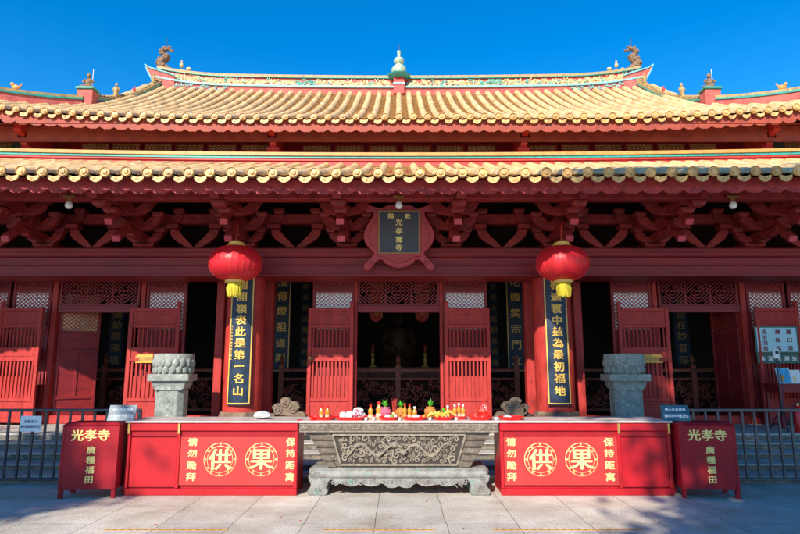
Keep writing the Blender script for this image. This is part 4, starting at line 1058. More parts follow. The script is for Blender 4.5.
    for i in range(N_):
        fr.add([(top[i][0],8.0,top[i][1]),(top[i+1][0],8.0,top[i+1][1]),(bot[i+1][0],8.0,bot[i+1][1]),(bot[i][0],8.0,bot[i][1]),(top[i][0],8.05,top[i][1]),(top[i+1][0],8.05,top[i+1][1]),(bot[i+1][0],8.05,bot[i+1][1]),(bot[i][0],8.05,bot[i][1])],[(0,1,2,3),(7,6,5,4),(3,2,6,7)])
    fg = fr.build('carved_fringe', M['patina'], bb)
    k = MB(); rd = random.Random(8)
    for i in range(30): x = -.84+1.68*i/29; k.spiral((x,7.998,.165+rd.uniform(-.02,.02)),.032,.009,1.1,ph=rd.uniform(0,6),sgn=rd.choice((1,-1)),n=8,tn=4,tail=.03)
    k.build('fringe_scrolls', M['patina'], fg, smooth=True)
altar()

# ------------------------------------------------------------------ red offering cabinets left and right of it
def circle_mark(mb, cx, cz, y, r):
    for rr, t in ((r,.0065),(r*.80,.005)):
        mb.tube([(cx+rr*cos(2*pi*i/40),y,cz+rr*sin(2*pi*i/40)) for i in range(41)], t, 4, close=False, squash=.6)
    for i in range(4):
        a = pi/4+i*pi/2; c = (cx+r*.90*cos(a), y, cz+r*.90*sin(a))
        for s_ in (-1,1): mb.spiral((c[0]-s_*sin(a)*.028, y, c[2]+s_*cos(a)*.028), .022, .005, 1.0, ph=a, sgn=s_, n=7, tn=4)
        mb.ell((cx+r*.9*cos(i*pi/2),y,cz+r*.9*sin(i*pi/2)),(.012,.004,.012),6,4)
def cabinet(s_):
    lab = 'red lacquered offering cabinet with two round gold characters, %s of the carved altar table' % ('left' if s_ < 0 else 'right')
    r = empty('offering_cabinet', (s_*2.4, 8.0, 0), lab, 'cabinet', 'red offering cabinets')
    X0, X1, XM = 1.30, 3.50, 2.82       # inner end, outer end, division
    def bx(mb, a, b_, *q): return mb.box(min(s_*a,s_*b_), max(s_*a,s_*b_), *q)
    bx(MB(), X0-.0, X1+.03, 7.96, 8.66, TZ-.025, TZ).build('counter_top', M['marble'], r, bevel=.006)
    b = MB(); bx(b, X0+.02, X1-.02, 8.03, 8.62, .0, TZ-.026); b.build('carcass', M['cabred'], r)
    b = MB(); bx(b, X0+.0, X1, 7.975, 8.029, TZ-.13, TZ-.026); b.build('top_rail', M['cabred'], r, bevel=.012)
    b = MB(); bx(b, X0+.0, X1, 8.0, 8.0299, TZ-.20, TZ-.131); b.build('top_moulding', M['boxred'], r, bevel=.004)
    b = MB(); bx(b, X0+.0, X1, 7.985, 8.0295, .0, .085); b.build('plinth', M['cabred'], r, bevel=.008)
    for a in (X0+.0, XM-.012, X1-.045):
        b = MB(); bx(b, a, a+.045, 7.975, 8.0291, .0855, TZ-.131); b.build('upright', M['cabred'], r, bevel=.008)
    for a in (XM-.005, X1-.04):
        b = MB(); bx(b, a, a+.03, 7.955, 7.9745, TZ-.16, TZ-.03); b.build('metal_clip', M['brass'], r, bevel=.003)
    b = MB(); bx(b, XM+.033, X1-.045, 8.004, 8.0297, .10, TZ-.21); b.build('plain_panel', M['cabred'], r, bevel=.004)
    b = MB(); bx(b, X0+.045, XM-.012, 7.990, 8.0293, .125, TZ-.201); sp = b.build('sign_panel', M['signred'], r, bevel=.003)
    l = MB(); y = 7.989
    def X(px, py=460): return at(px, py, 7.99)[0]
    def Z(py): return at(0, py, 7.99)[1]
    if s_ < 0: c1, c2, tl, tr = X(220), X(261.5), X(192), X(290.5)
    else: c1, c2, tl, tr = X(540.5), X(581.5), X(511.5), X(609.5)
    zc = Z(459.5); circle_mark(l, c1, zc, y, .205); circle_mark(l, c2, zc, y, .205)
    write(l, '供', c1, y-.002, zc, .275, .03, 1.08); write(l, '果', c2, y-.002, zc, .275, .03, 1.08)
    for ch, py in zip('请勿跪拜', (442,453.5,465.5,477)): write(l, ch, tl, y, Z(py), .108, .03, 1.18)
    for ch, py in zip('保持距离', (442,453.5,465.5,477)): write(l, ch, tr, y, Z(py), .108, .03, 1.18)
    l.build('lettering', M['cream'], sp)
cabinet(-1); cabinet(1)

# ------------------------------------------------------------------ donation boxes at the outer ends, each with a slanted sign on top
def donation(s_):
    side = 'left' if s_ < 0 else 'right'
    r = empty('donation_box', (s_*3.85, 7.9, 0), 'dark red box with yellow writing at the outer end of the %s cabinet' % side, 'donation box', 'dark red donation boxes')
    Mx = Matrix.Translation((s_*3.88,7.80,0)) @ Matrix.Rotation(s_*radians(-4),4,'Z')
    hw = .345
    MB(Mx).box(-hw,hw,.0,.40,.105,.88).build('body', M['boxred'], r, bevel=.006)
    for a in (-hw, hw-.05):
        for y in (.005,.345): MB(Mx).box(a,a+.05,y,y+.05,0,.104).build('leg', M['boxred'], r, bevel=.004)
    MB(Mx).frustum(-hw-.01,hw+.01,.8805,-hw+.03,hw-.03,.915,-.012,.41,.03,.38).build('lid', M['boxred'], r, bevel=.004)
    for a in (-hw, hw-.028): MB(Mx).box(a,a+.028,-.006,-.0005,.105,.875).build('edge_strip', M['boxred'], r, bevel=.002)
    l = MB(Mx)
    for ch, x in zip('光孝寺', (-.16,.0,.16)): write(l, ch, x, -.001, .765, .145, .03, 1.08)
    for ch, z in zip('廣種福田', (.585,.465,.345,.225)): write(l, ch, .02, -.001, z, .095, .03, 1.15)
    l.build('lettering', M['yellow'], r)
    q = empty('counter_sign', (s_*3.62, 8.05, .916), 'small slanted slate blue sign on top of the %s donation box' % side, 'sign', 'small slate blue signs on the donation boxes')
    My = Matrix.Translation((s_*3.62,8.02,.922)) @ Matrix.Rotation(s_*radians(-5),4,'Z') @ Matrix.Rotation(radians(-24),4,'X')
    MB(My).box(-.175,.175,0,.018,0,.215).build('panel', M['bluesign'], q, bevel=.003)
    MB(My).box(-.16,.16,.0185,.10,.0,.03).build('foot', M['bluesign'], q)
    l = MB(My)
    for row, z in (('禁止在此烧香',.150),('请保持环境卫生',.065)):
        for k, ch in enumerate(row): write(l, ch, (k-(len(row)-1)/2)*.044, -.001, z, .044, .03, 1.0)
    l.build('lettering', M['white'], q)
donation(-1); donation(1)

# ------------------------------------------------------------------ railings
def railing(s_):
    side = 'left' if s_ < 0 else 'right'; m = M['steeld'] if s_ < 0 else M['steelg']; Y = 8.70
    xin = abs(at(141.5,411,Y)[0]) if s_ < 0 else abs(at(660,411,Y)[0])
    r = empty('railing', (s_*5.2, Y, 0), '%s metal railing in front of the steps on the %s' % ('dark blue-black' if s_ < 0 else 'grey brown', side), 'railing', 'metal railings in front of the steps')
    a, b_ = min(s_*xin,s_*7.2), max(s_*xin,s_*7.2)
    MB().box(a,b_,Y-.025,Y+.025,.99,1.03).build('top_rail', m, r, bevel=.006)
    MB().box(a,b_,Y-.02,Y+.02,.06,.095).build('bottom_rail', m, r, bevel=.005)
    for x in (s_*xin-s_*-.02, s_*5.95): MB().box(x-.025,x+.025,Y-.026,Y+.026,.0,.989).build('post', m, r, bevel=.004)
    k = at(43.0 if s_ < 0 else 745,450,Y)[0]; xs = []
    x = k
    while x > a+.06: xs.append(x); x -= .172
    x = k+.172
    while x < b_-.03: xs.append(x); x += .172
    pb = MB().box(-.014,.014,Y-.014,Y+.014,.096,.989); proto = pb.build('bar', m, r)
    proto.location.x += xs[0]-0
    for x in xs[1:]:
        c = proto.copy(); c.location.x += x-xs[0]; COL.objects.link(c); c.parent = r
    for q in xs[::7]:
        pass
    MB().box(a+.1,a+.5,Y-.1,Y+.1,.0,.012).build('foot_plate', m, r)
railing(-1); railing(1)
r = empty('notice', (-4.8,8.66,.7), 'small white paper notice with blue writing tied to the left railing', 'notice')
x0, z0 = at(19.5,431.5,8.66); x1, z1 = at(42,416,8.66)
MB().box(x0,x1,8.660,8.667,z0,z1).build('sheet', M['white'], r)
l = MB(); 
for k, ch in enumerate('温馨提示'): write(l, ch, (x0+x1)/2+(k-1.5)*.05, 8.6595, z1-.075, .045, .02, 1.0)
for k, ch in enumerate('请勿翻越攀爬护栏'): write(l, ch, (x0+x1)/2+(k-3.5)*.036, 8.6595, z1-.15, .034, .02, 1.0)
l.build('lettering', M['ink'], r)

# ------------------------------------------------------------------ lotus pillars
def pedestal(px, label, rz):
    Y = 10.85; x = at(px, 380, Y)[0]; r = empty('lotus_pillar', (x,Y,ZF), label, 'stone pillar', 'grey stone pillars with lotus capitals')
    k = 1.0; zt = at(0,353,Y)[1]; zl = at(0,374,Y)[1]; zs = at(0,381,Y)[1]; zc = at(0,389,Y)[1]; h = .37
    R = Matrix.Translation((x,Y,0)) @ Matrix.Rotation(rz,4,'Z')
    s1 = MB(R).lathe([(.285,ZF),(.285,zc-.06),(.27,zc-.03)],(0,0,0),4,ph=pi/4); s1 = MB(R)
    oc = [(.245,.15),(.15,.245),(-.15,.245),(-.245,.15),(-.245,-.15),(-.15,-.245),(.15,-.245),(.245,-.15)]
    s1.prism(oc, ZF+.10, zc, 'XY').build('shaft', M['pedstone'], r, bevel=.01)
    MB(R).box(-.31,.31,-.31,.31,ZF,ZF+.0995).build('base', M['pedstone'], r, bevel=.02)
    c = MB(R); c.frustum(-.25,.25,zc+.001,-.285,.285,zs-.03,-.25,.25,-.285,.285); c.box(-.285,.285,-.285,.285,zs-.029,zs-.001); c.build('neck', M['pedstone'], r, bevel=.008)
    d = MB(R)
    for f in range(2):
        R2 = Matrix.Rotation(f*pi/2,4,'Z')
    d.prism([(-.23,zc+.02),(-.2,zc+.03),(-.15,zc+.07),(-.10,zc+.045),(-.03,zc+.06),(0,zc+.085),(.03,zc+.06),(.10,zc+.045),(.15,zc+.07),(.2,zc+.03),(.23,zc+.02),(.23,zc-.012),(-.23,zc-.012)],-.268,-.25); d.build('carved_apron', M['pedstone'], r, bevel=.004)
    sf = MB(R)
    for q in (-.07,.07): sf.box(q-.004,q+.004,-.249,-.2455,ZF+.14,zc-.05)
    for q in range(5): sf.spiral((0,-.247,ZF+.25+q*.15),.04,.008,1.2,ph=q,sgn=(-1)**q,n=9,tn=4,tail=.05)
    sf.build('shaft_carving', M['pedstone'], r, smooth=True)
    MB(R).box(-.345,.345,-.345,.345,zs,zl-.0).build('slab', M['pedstone'], r, bevel=.012)
    MB(R).lathe([(.30,zl+.001),(.33,zl+.10),(.345,zt-.05),(.33,zt-.02),(.25,zt-.02)],(0,0,0),32).build('capital_core', M['pedstone'], r, smooth=True)
    for row,(zz,rr,hh,n,off) in enumerate(((zl+.070,.318,.070,18,0),(zl+.195,.330,.082,18,.5))):
        p = MB(R)
        for i in range(n):
            a = 2*pi*(i+off)/n; Rm = Matrix.Rotation(a,3,'Z')
            vs_c = (rr*cos(a),rr*sin(a),zz); p.ell(vs_c,(.034,.053,hh),10,8,R=Rm)
        p.build('petal_row', M['pedstone'], r, smooth=True)
pedestal(173, 'grey stone pillar with lotus capital standing in front of the left doors, lit by the sun', radians(6))
pedestal(625, 'grey stone pillar with lotus capital standing in front of the right doors, in the shade', radians(-4))

# cloud-carved stones on the platform edge
def cloud(px, label, s_):
    Y = 10.45; x = at(px,405,Y)[0]; zb = ZF+.0; r = empty('cloud_stone', (x,Y,zb), label, 'carved stone', 'cloud shaped carved stones at the head of the steps')
    zt = at(0,397.5,Y)[1]; H = zt-zb
    pts = []
    lobes = [(-.22,H*.42,.12),(-.10,H*.70,.12),(.03,H*.84,.10),(.15,H*.66,.11),(.25,H*.40,.10)]
    pts = [(-.34,0),(-.34,H*.25)]
    for cx_,cz_,r_ in lobes:
        for k in range(7):
            a = pi*.95 - k*pi*.80/6; pts.append((cx_+r_*cos(a), cz_+r_*sin(a)*1.0))
    pts += [(.36,H*.28),(.36,0)]
    pts = [(s_*a, b_) for a,b_ in pts]
    b = MB(); b.prism([(x+a,zb+b_) for a,b_ in pts], Y-.09, Y+.09); b.build('slab', M['cloudstone'], r, bevel=.015)
    c = MB()
    for cx_,cz_,r_ in lobes: c.spiral((x+s_*cx_,Y-.095,zb+cz_),r_*.78,.018,1.5,ph=pi/2,sgn=s_,n=14,tn=5)
    for k in range(4): c.spiral((x+s_*(-.22+.15*k),Y-.095,zb+H*.16),.07,.016,1.3,ph=k,sgn=-s_,n=10,tn=5,tail=.05)
    c.build('scroll_carving', M['cloudstone'], r, smooth=True)
cloud(287.5,'brown carved stone of curling clouds behind the left end of the altar table',-1)
cloud(514,'brown carved stone of curling clouds behind the right end of the altar table',1)

# ------------------------------------------------------------------ offerings
def T(px, Y=8.2): return at(px, 414, Y)[0]
def tray(px0, px1, Y, label, rot=0):
    x0, x1 = T(px0,Y), T(px1,Y); c = (x0+x1)/2; rx = (x1-x0)/2
    b = MB(); vs = []; prof = [(.80,0),(.82,.006),(1.0,.032),(1.03,.038),(1.0,.044),(.80,.014),(0.001,.012)]
    n = 26
    for k,(q,z) in enumerate(prof):
        for j in range(n):
            a = 2*pi*j/n; vs.append((c+rx*q*cos(a), Y+min(.13,rx)*q*sin(a), TZ+.001+z))
    b.add(vs, [(i*n+j,i*n+(j+1)%n,(i+1)*n+(j+1)%n,(i+1)*n+j) for i in range(len(prof)-1) for j in range(n)]+[tuple(range(n))])
    o = b.build('tray', M['plastic'], smooth=True); tag(o, label, 'tray', 'red plastic offering trays'); return c
def bottle(px, Y, h, label, z0=.0, cap='white', r_=.030):
    x = T(px,Y); z = TZ+.002+z0; r = empty('oil_bottle', (x,Y,z), label, 'bottle', 'bottles of golden oil')
    MB().lathe([(r_*.9,0),(r_,h*.04),(r_,h*.30),(r_*.86,h*.38),(r_,h*.46),(r_*.98,h*.62),(r_*.45,h*.76),(r_*.42,h*.86)],(x,Y,z),12).build('glass', M['oil'], r, smooth=True)
    MB().lathe([(r_*1.03,h*.10),(r_*1.03,h*.30)],(x,Y,z),12).build('sticker', M['label'], r, smooth=True)
    MB().lathe([(r_*.52,h*.85),(r_*.52,h),(r_*.001,h+.002)],(x,Y,z),10).build('cap', M[cap] if cap == 'white' else M['plastic'], r, smooth=True)
def pineapple(px, Y, h, label, m='pineapple', z0=.012):
    x = T(px,Y); z = TZ+z0; r = empty('pineapple' if m == 'pineapple' else 'lotus_candle', (x,Y,z), label, 'fruit' if m == 'pineapple' else 'candle')
    b = MB(); rb = h*.27
    b.ell((x,Y,z+h*.30),(rb,rb,h*.30),14,9)
    for i in range(5):
        for j in range(9):
            a = 2*pi*(j+.5*(i%2))/9; zz = -.22+.11*i; q = sqrt(max(0,1-(zz/.30)**2)); b.ell((x+rb*q*cos(a),Y+rb*q*sin(a),z+h*(.30+zz)),(rb*.2,rb*.2,h*.05),5,4)
    b.build('body', M[m], r, smooth=True)
    l = MB(); rd = random.Random(int(px))
    for j in range(26):
        a = rd.uniform(0,6.28); t = rd.uniform(.2,1); d = Vector((cos(a)*t*.75,sin(a)*t*.75,1.15-t*.5)).normalized(); L = h*rd.uniform(.28,.5)
        p = Vector((x,Y,z+h*.56)); s_ = d.cross(Vector((0,0,1))); s_ = s_.normalized()*h*.05 if s_.length > 1e-3 else Vector((h*.05,0,0))
        m_ = p+d*L*.5; e = p+d*L+Vector((0,0,-L*.2*t)); l.add([tuple(p-s_),tuple(p+s_),tuple(m_+s_*1.1),tuple(e),tuple(m_-s_*1.1)],[(0,1,2,3,4)])
    l.build('leaves', M['leafgr'], r)
def fruit(px, Y, rr, m, label, name='orange', n=1, z0=.014, cat='fruit', group='oranges on the offering trays'):
    x = T(px,Y); b = MB(); b.ell((x,Y,TZ+z0+rr*.93),(rr,rr,rr*.93),12,8); b.tube([(x,Y,TZ+z0+rr*1.8),(x+.004,Y,TZ+z0+rr*1.98)],.005,5)
    tag(b.build(name, M[m], smooth=True), label, cat, group)

tray(309,336,8.16,'red tray nearest the left end of the altar table, with oil bottles')
tray(335,366.5,8.12,'red tray holding the clear wrapped packages')
tray(379,399,8.14,'red tray just left of the middle pineapple, in front of the pink lotus candle')
tray(403,427.5,8.12,'red tray with two oranges, in front of the bottle cluster by the middle pineapple')
tray(433,453.5,8.14,'red tray of bananas')
tray(451.5,467,8.24,'red tray under the row of three bottles right of the bananas')
tray(468.5,492,8.12,'red tray under the red cellophane bundle')
tray(498.5,524,8.14,'empty red tray in front of the right hand carved cloud stone')
bottle(321.2,8.18,.165,'left one of two short oil bottles on the leftmost tray',.012,'yellow')
bottle(327.4,8.18,.165,'right one of two short oil bottles on the leftmost tray',.012,'yellow')
bottle(370.6,8.28,.185,'oil bottle with red cap right of the clear wrapped packages',0,'red',.034)
bottle(379.0,8.30,.225,'taller oil bottle with red cap left of the pink lotus candle',0,'red',.042)
bottle(405.0,8.25,.20,'oil bottle right next to the middle pineapple',0,'yellow',.026)
bottle(409.6,8.22,.20,'oil bottle in the middle of the cluster right of the middle pineapple',0,'yellow',.028)
bottle(414.7,8.20,.165,'short bottle with pale cap, right end of the cluster by the middle pineapple',.0,'white',.032)
bottle(447.8,8.26,.175,'bottle with pale cap right of the bananas',.0,'white',.032)
bottle(454.8,8.22,.175,'leftmost of three bottles in a row, right of the bananas',.014,'white',.028)
bottle(459.0,8.28,.19,'middle one of three bottles in a row, right of the bananas',.014,'white',.028)
bottle(463.2,8.22,.18,'rightmost of three bottles in a row, right of the bananas',.014,'white',.028)
pineapple(385.4,8.30,.25,'pink lotus candle with green leaf tuft, left of the middle of the altar table','pinkfruit')
pineapple(401.0,8.30,.24,'pineapple at the middle of the altar table, left of the bottle cluster')
pineapple(430.2,8.28,.26,'large pineapple left of the bananas on the altar table')
fruit(404.2,8.14,.028,'orangefruit','orange at the left end of the tray in front of the bottle cluster')
fruit(424.0,8.14,.028,'orangefruit','orange at the right end of the tray in front of the bottle cluster')
fruit(434.5,8.20,.034,'orangefruit','orange leaning against the large pineapple')
fruit(436.8,8.14,.026,'banana','yellow pear on the left edge of the banana tray','pear',group=None)
fruit(392.0,8.12,.026,'leafgr','green apple on the tray left of the middle pineapple','apple',group=None)
fruit(395.5,8.14,.026,'white','white steamed bun on the tray left of the middle pineapple','steamed_bun',cat='bun',group=None)
b = MB(); x = T(440.5)
for i in range(6):
    a0 = -.5+.2*i; b.tube([(x+.02*i-.05+.07*sin(a0)*k, 8.13+.03*(i%2), TZ+.03+.055*sin(pi*k/4)+.01*(i%3)) for k in range(5)],[.008,.018,.020,.018,.007],7)
tag(b.build('bananas', M['banana'], smooth=True), 'bunch of yellow bananas on a red tray beside the large pineapple', 'fruit')
b = MB()
for i in range(30):
    rd = random.Random(i); p = Vector((T(444+rd.uniform(-3,3)),8.24+rd.uniform(-.04,.04),TZ+.02+rd.uniform(0,.10))); a = rd.uniform(0,6); d = Vector((cos(a),sin(a),rd.uniform(.1,.9)))*.04; s_ = Vector((-d.y,d.x,0))*.4
    b.add([tuple(p),tuple(p+d*.5+s_),tuple(p+d),tuple(p+d*.5-s_)],[(0,1,2,3)])
tag(b.build('leaf_sprig', M['leafgr']), 'sprig of fresh green leaves behind the bananas', 'leaves')
# wrapped packages and bundles (crumpled film)
def crumple(name, c, r3, m, label, cat, seed, n=16, mm=10, amp=.16, sharp=0):
    rd = random.Random(seed); b = MB(); vs = []
    for i in range(mm+1):
        t = pi*i/mm
        for j in range(n):
            a = 2*pi*j/n; q = 1+rd.uniform(-amp,amp); k = sin(t)
            if sharp and t < pi/2: k = sin(t)**(1+sharp)
            vs.append((c[0]+r3[0]*k*cos(a)*q, c[1]+r3[1]*k*sin(a)*q, max(TZ+.014,c[2]+r3[2]*cos(t)*(1+rd.uniform(-.04,.04)))))
    b.add(vs, [(i*n+j,(i+1)*n+j,(i+1)*n+(j+1)%n,i*n+(j+1)%n) for i in range(mm) for j in range(n)])
    return tag(b.build(name, m), label, cat)
for k,(px,w_) in enumerate(((343,.040),(349.5,.038))):
    x = T(px,8.14); b = MB(); b.box(x-w_,x+w_,8.09,8.17,TZ+.014,TZ+.10+.01*k)
    tag(b.build('wrapped_package', M['white'], bevel=.014), '%s one of two white wrapped packages beside the clear bundle' % ('left' if k == 0 else 'right'), 'package', 'white wrapped packages')
crumple('cellophane_bundle', (T(358,8.16),8.16,TZ+.075), (.085,.06,.085), M['wrap'], 'crumpled clear cellophane bundle right of the white packages', 'bundle', 4, amp=.25)
fb = MB()
for i in range(9):
    rd = random.Random(40+i); fb.ell((T(358,8.16)+rd.uniform(-.07,.07),8.10+rd.uniform(-.02,.02),TZ+.05+rd.uniform(0,.09)),(.016,.014,.014),6,4)
tag(fb.build('paper_flowers', M['pinkfruit'], smooth=True), 'pink paper flowers showing in the clear cellophane bundle', 'flowers')
crumple('red_bundle', (T(484,8.16),8.16,TZ+.11), (.085,.07,.13), M['redwrap'], 'peaked red cellophane bundle at the right end of the altar table', 'bundle', 6, sharp=1.2, amp=.2)
crumple('wrapped_parcel', (T(474,8.14),8.14,TZ+.04), (.07,.05,.045), M['redwrap'], 'low red wrapped parcel beside the peaked red cellophane bundle', 'parcel', 7, amp=.2)
crumple('plastic_bag', (at(262.5,412,8.25)[0],8.25,TZ+.05), (.105,.08,.055), M['wrap'], 'crumpled white plastic bag on the left cabinet, right of the lantern column', 'bag', 8, amp=.22)
for px,lb in ((300,'red envelope lying at the right end of the left cabinet'),(313,'red envelope lying in front of the leftmost tray')):
    x = T(px,8.08); tag(MB(Matrix.Translation((x,8.06,TZ))@Matrix.Rotation(px,4,'Z')).box(-.055,.055,-.03,.03,.001,.007).build('red_envelope', M['plastic']), lb, 'envelope')

# ------------------------------------------------------------------ signs on the doors, thermometer, desk
def XYd(px, py, Y): return at(px, py, Y)
Y = 11.95
r = empty('notice_board', (at(777,360,Y)[0],Y,1.5), 'pale blue notice with green border and dark red writing on the right hand door', 'notice board')
x0,z0 = at(756.5,353.5,Y); x1,z1 = at(797,326,Y)
MB().box(x0,x1,Y,Y+.02,z0,z1).build('board', M['green'], r, bevel=.003); MB().box(x0+.035,x1-.035,Y-.003,Y-.0005,z0+.035,z1-.035).build('sheet', M['noticeboard'], r)
l = MB(); W_ = x1-x0
for f,chs in ((.79,'戴口罩'),(.52,'测体温'),(.22,'洗手消毒')):
    for k,ch in enumerate(chs): write(l, ch, x0+W_*f, Y-.004, z1-.12-(z1-z0-.22)*k/(len(chs)-1), .10, .03)
l.build('lettering', M['inkred'], r)
r = empty('sign_plate', (at(779,360,Y)[0],Y,1.3), 'dark green plate with white writing fixed below the pale blue notice', 'sign')
x0,z0 = at(758,363.5,Y-.0); x1,z1 = at(799,354,Y)
MB().box(x0,x1,Y-.0,Y+.02,z0,z1-.005).build('plate', M['green'], r, bevel=.003)
l = MB()
for k,ch in enumerate('体温检测处'): write(l, ch, x0+(x1-x0)*(.12+.19*k), Y-.001, (z0+z1)/2, .10, .03)
l.build('lettering', M['white'], r)
for px0,px1,lb in ((135,153,'ochre name plate on the slatted door behind the left lotus pillar'),(644,663,'ochre name plate on the slatted door behind the right lotus pillar')):
    Yt = 12.02 if px0 < 400 else 12.02; x0,z0 = at(px0,363,Yt); x1,z1 = at(px1,354.5,Yt)
    r = empty('name_plate', ((x0+x1)/2,Yt,z0), lb, 'name plate', 'ochre plates on the slatted doors')
    MB().box(x0,x1,Yt,Yt+.015,z0,z1).build('plate', M['yellowtag'], r, bevel=.003)
    MB().box(x0,x1,Yt+.0152,Yt+.08,z0+.03,z1-.03).build('spacer', M['yellowtag'], r)
    l = MB()
    for k,ch in enumerate('禁止吸烟'): write(l, ch, x0+(x1-x0)*(.16+.227*k), Yt-.001, (z0+z1)/2, .085, .03)
    l.build('lettering', M['dullgold'], r)
# thermometer on a stand
Y = 10.95; x,zt = at(775.5,349,Y); zb = at(0,361,Y)[1]
r = empty('thermometer_stand', (x,Y,ZF), 'white infrared thermometer on a thin black stand in front of the pale blue notice', 'thermometer')
MB().box(x-.055,x+.055,Y-.03,Y+.03,zb+.04,zt).build('device', M['white'], r, bevel=.015)
MB().box(x-.03,x+.03,Y-.036,Y-.031,zb+.12,zt-.03).build('display', M['black'], r)
MB().tube([(x,Y,ZF+.25),(x,Y,zb+.05)],.012,6).build('pole', M['steeld'], r)
for a in (.3,2.4,4.5): MB().tube([(x,Y,ZF+.42),(x+.22*cos(a),Y+.22*sin(a),ZF+.005)],.010,5).build('leg', M['steeld'], r)
MB().tube([(x+.01,Y-.02,zb+.05),(x+.05,Y-.03,1.2),(x+.01,Y-.02,.95),(x+.10,Y-.03,.85),(x+.16,Y-.03,.72),(x+.05,Y-.03,.62)],.007,5).build('cable', M['black'], r)
# desk with leaflets
Y = 11.3; x0 = at(778,388,Y)[0]; x1 = x0+1.05; zd = at(0,384,Y)[1]
r = empty('desk', ((x0+x1)/2,Y,ZF), 'plain red wooden desk on the platform at the right edge', 'desk')
MB().box(x0,x1,Y,Y+.5,zd-.04,zd).build('desk_top', M['beam'], r, bevel=.006); MB().box(x0+.04,x1-.04,Y+.03,Y+.47,zd-.16,zd-.041).build('drawer', M['beam'], r, bevel=.006)
for a in (x0+.04,x1-.09):
    for q in (.03,.42): MB().box(a,a+.05,Y+q,Y+q+.05,ZF+.006,zd-.161).build('leg', M['beam'], r)
def stand(px0,px1,py0,py1,m,lb,acc):
    a,zz0 = at(px0,py1,Y+.2); b_,zz1 = at(px1,py0,Y+.2); r = empty('leaflet_stand', ((a+b_)/2,Y+.2,zd), lb, 'leaflet stand')
    Mx = Matrix.Translation(((a+b_)/2,Y+.2,zd+.001)) @ Matrix.Rotation(radians(-12),4,'X'); w_ = (b_-a)/2; h = zz1-zz0
    MB(Mx).box(-w_,w_,0,.012,0.005,h).build('board', M['white'], r); MB(Mx).box(-w_+.012,w_-.012,-.003,-.0005,.02,h-.012).build('picture', M[m], r)
    q = MB(Mx); q.ell((-w_*.3,-.004,h*.35),(w_*.35,.002,h*.22),12,6); q.build('picture_motif', M[acc], r)
    MB(Mx).box(-w_*.8,w_*.8,.0125,.09,.0,.012).build('foot', M['white'], r)
stand(778.5,790.5,367,383,'poster','blue leaflet stand with yellow motif on the red desk','tapeY'); stand(792,801,370,384,'white','pale leaflet stand at the right edge on the red desk','cream')
Y = 9.9; x,zt = at(797.5,405.5,10.7); 
r = empty('fire_extinguisher', (x,10.7,ZF), 'red fire extinguisher standing on the platform at the right edge', 'fire extinguisher')
MB().lathe([(.075,ZF+.001),(.08,ZF+.03),(.08,ZF+.36),(.05,ZF+.43),(.025,ZF+.45)],(x,10.7,0),18).build('cylinder', M['plastic'], r, smooth=True)
b = MB(); b.lathe([(.022,ZF+.45),(.022,ZF+.49)],(x,10.7,0),10); b.build('valve', M['brass'], r); MB().bar((x-.01,10.7,ZF+.49),(x+.09,10.7,ZF+.52),.02,.015).build('handle', M['black'], r)
MB().tube([(x-.02,10.7,ZF+.47),(x-.10,10.7,ZF+.44),(x-.105,10.7,ZF+.20)],.010,6).build('hose', M['black'], r)

# ------------------------------------------------------------------ inside the hall: altar with candlesticks, lamps
x = 0; Y = 17.0
r = empty('inner_altar', (0,Y,ZF), 'dim dark red altar with a carved front seen through the middle doorway', 'altar')
MB().box(-1.9,1.9,Y,Y+1.0,1.55,1.62).build('altar_top', M['carved'], r, bevel=.01); MB().box(-1.8,1.8,Y+.06,Y+.95,ZF+.006,1.549).build('altar_body', M['carved'], r)
c = MB(); rd = random.Random(2)
for i in range(60): c.spiral((rd.uniform(-1.7,1.7),Y+.05,rd.uniform(.75,1.45)),rd.uniform(.05,.1),.015,1.2,ph=rd.uniform(0,6),n=8,tn=4)
c.build('altar_carving', M['dullgold'], r)
for i,(bx_,bz_) in enumerate(((-1.35,3.1),(-.62,3.25),(.62,3.25),(1.35,3.1))):
    q = empty('hanging_banner', (bx_,16.2,4.6), 'dim red hanging banner with gilt edging inside the middle doorway, %s from the left' % ('first','second','third','fourth')[i], 'banner', 'banners hanging inside the hall')
    b = MB(); vs = []
    for k in range(9):
        z = 4.6-(4.6-bz_+.35)*k/8
        for j in range(7): vs.append((bx_-.16+.32*j/6, 16.2+.02*sin(j*1.9+k), z - (.10*(1-abs(j/3-1)) if k == 8 else 0)))
    b.add(vs, [(k*7+j,k*7+j+1,k*7+j+8,k*7+j+7) for k in range(8) for j in range(6)]); b.build('cloth', M['vermil'], q, smooth=True)
    e_ = MB()
    for sx_ in (-.165,.165): e_.tube([(bx_+sx_,16.18,4.6),(bx_+sx_,16.18,bz_-.3)],.012,5)
    for k in range(6): e_.spiral((bx_,16.15,4.3-.25*k),.07,.014,1.2,ph=k,n=9,tn=4)
    e_.build('gilt_edging', M['gold'], q)
for i,px in enumerate((-1.3,-.75,.75,1.3)):
    q = empty('candlestick', (px,Y+.4,1.621), 'brass candlestick with red candle on the dim inner altar, %s from the left' % ('first','second','third','fourth')[i], 'candlestick', 'candlesticks on the inner altar')
    MB().lathe([(.10,0),(.11,.02),(.03,.08),(.05,.2),(.025,.3),(.06,.36),(.05,.38)],(px,Y+.4,1.621),12).build('stick', M['gold'], q, smooth=True)
    MB().lathe([(.035,.381),(.035,.62),(.0,.63)],(px,Y+.4,1.621),10).build('candle', M['vermil'], q, smooth=True)
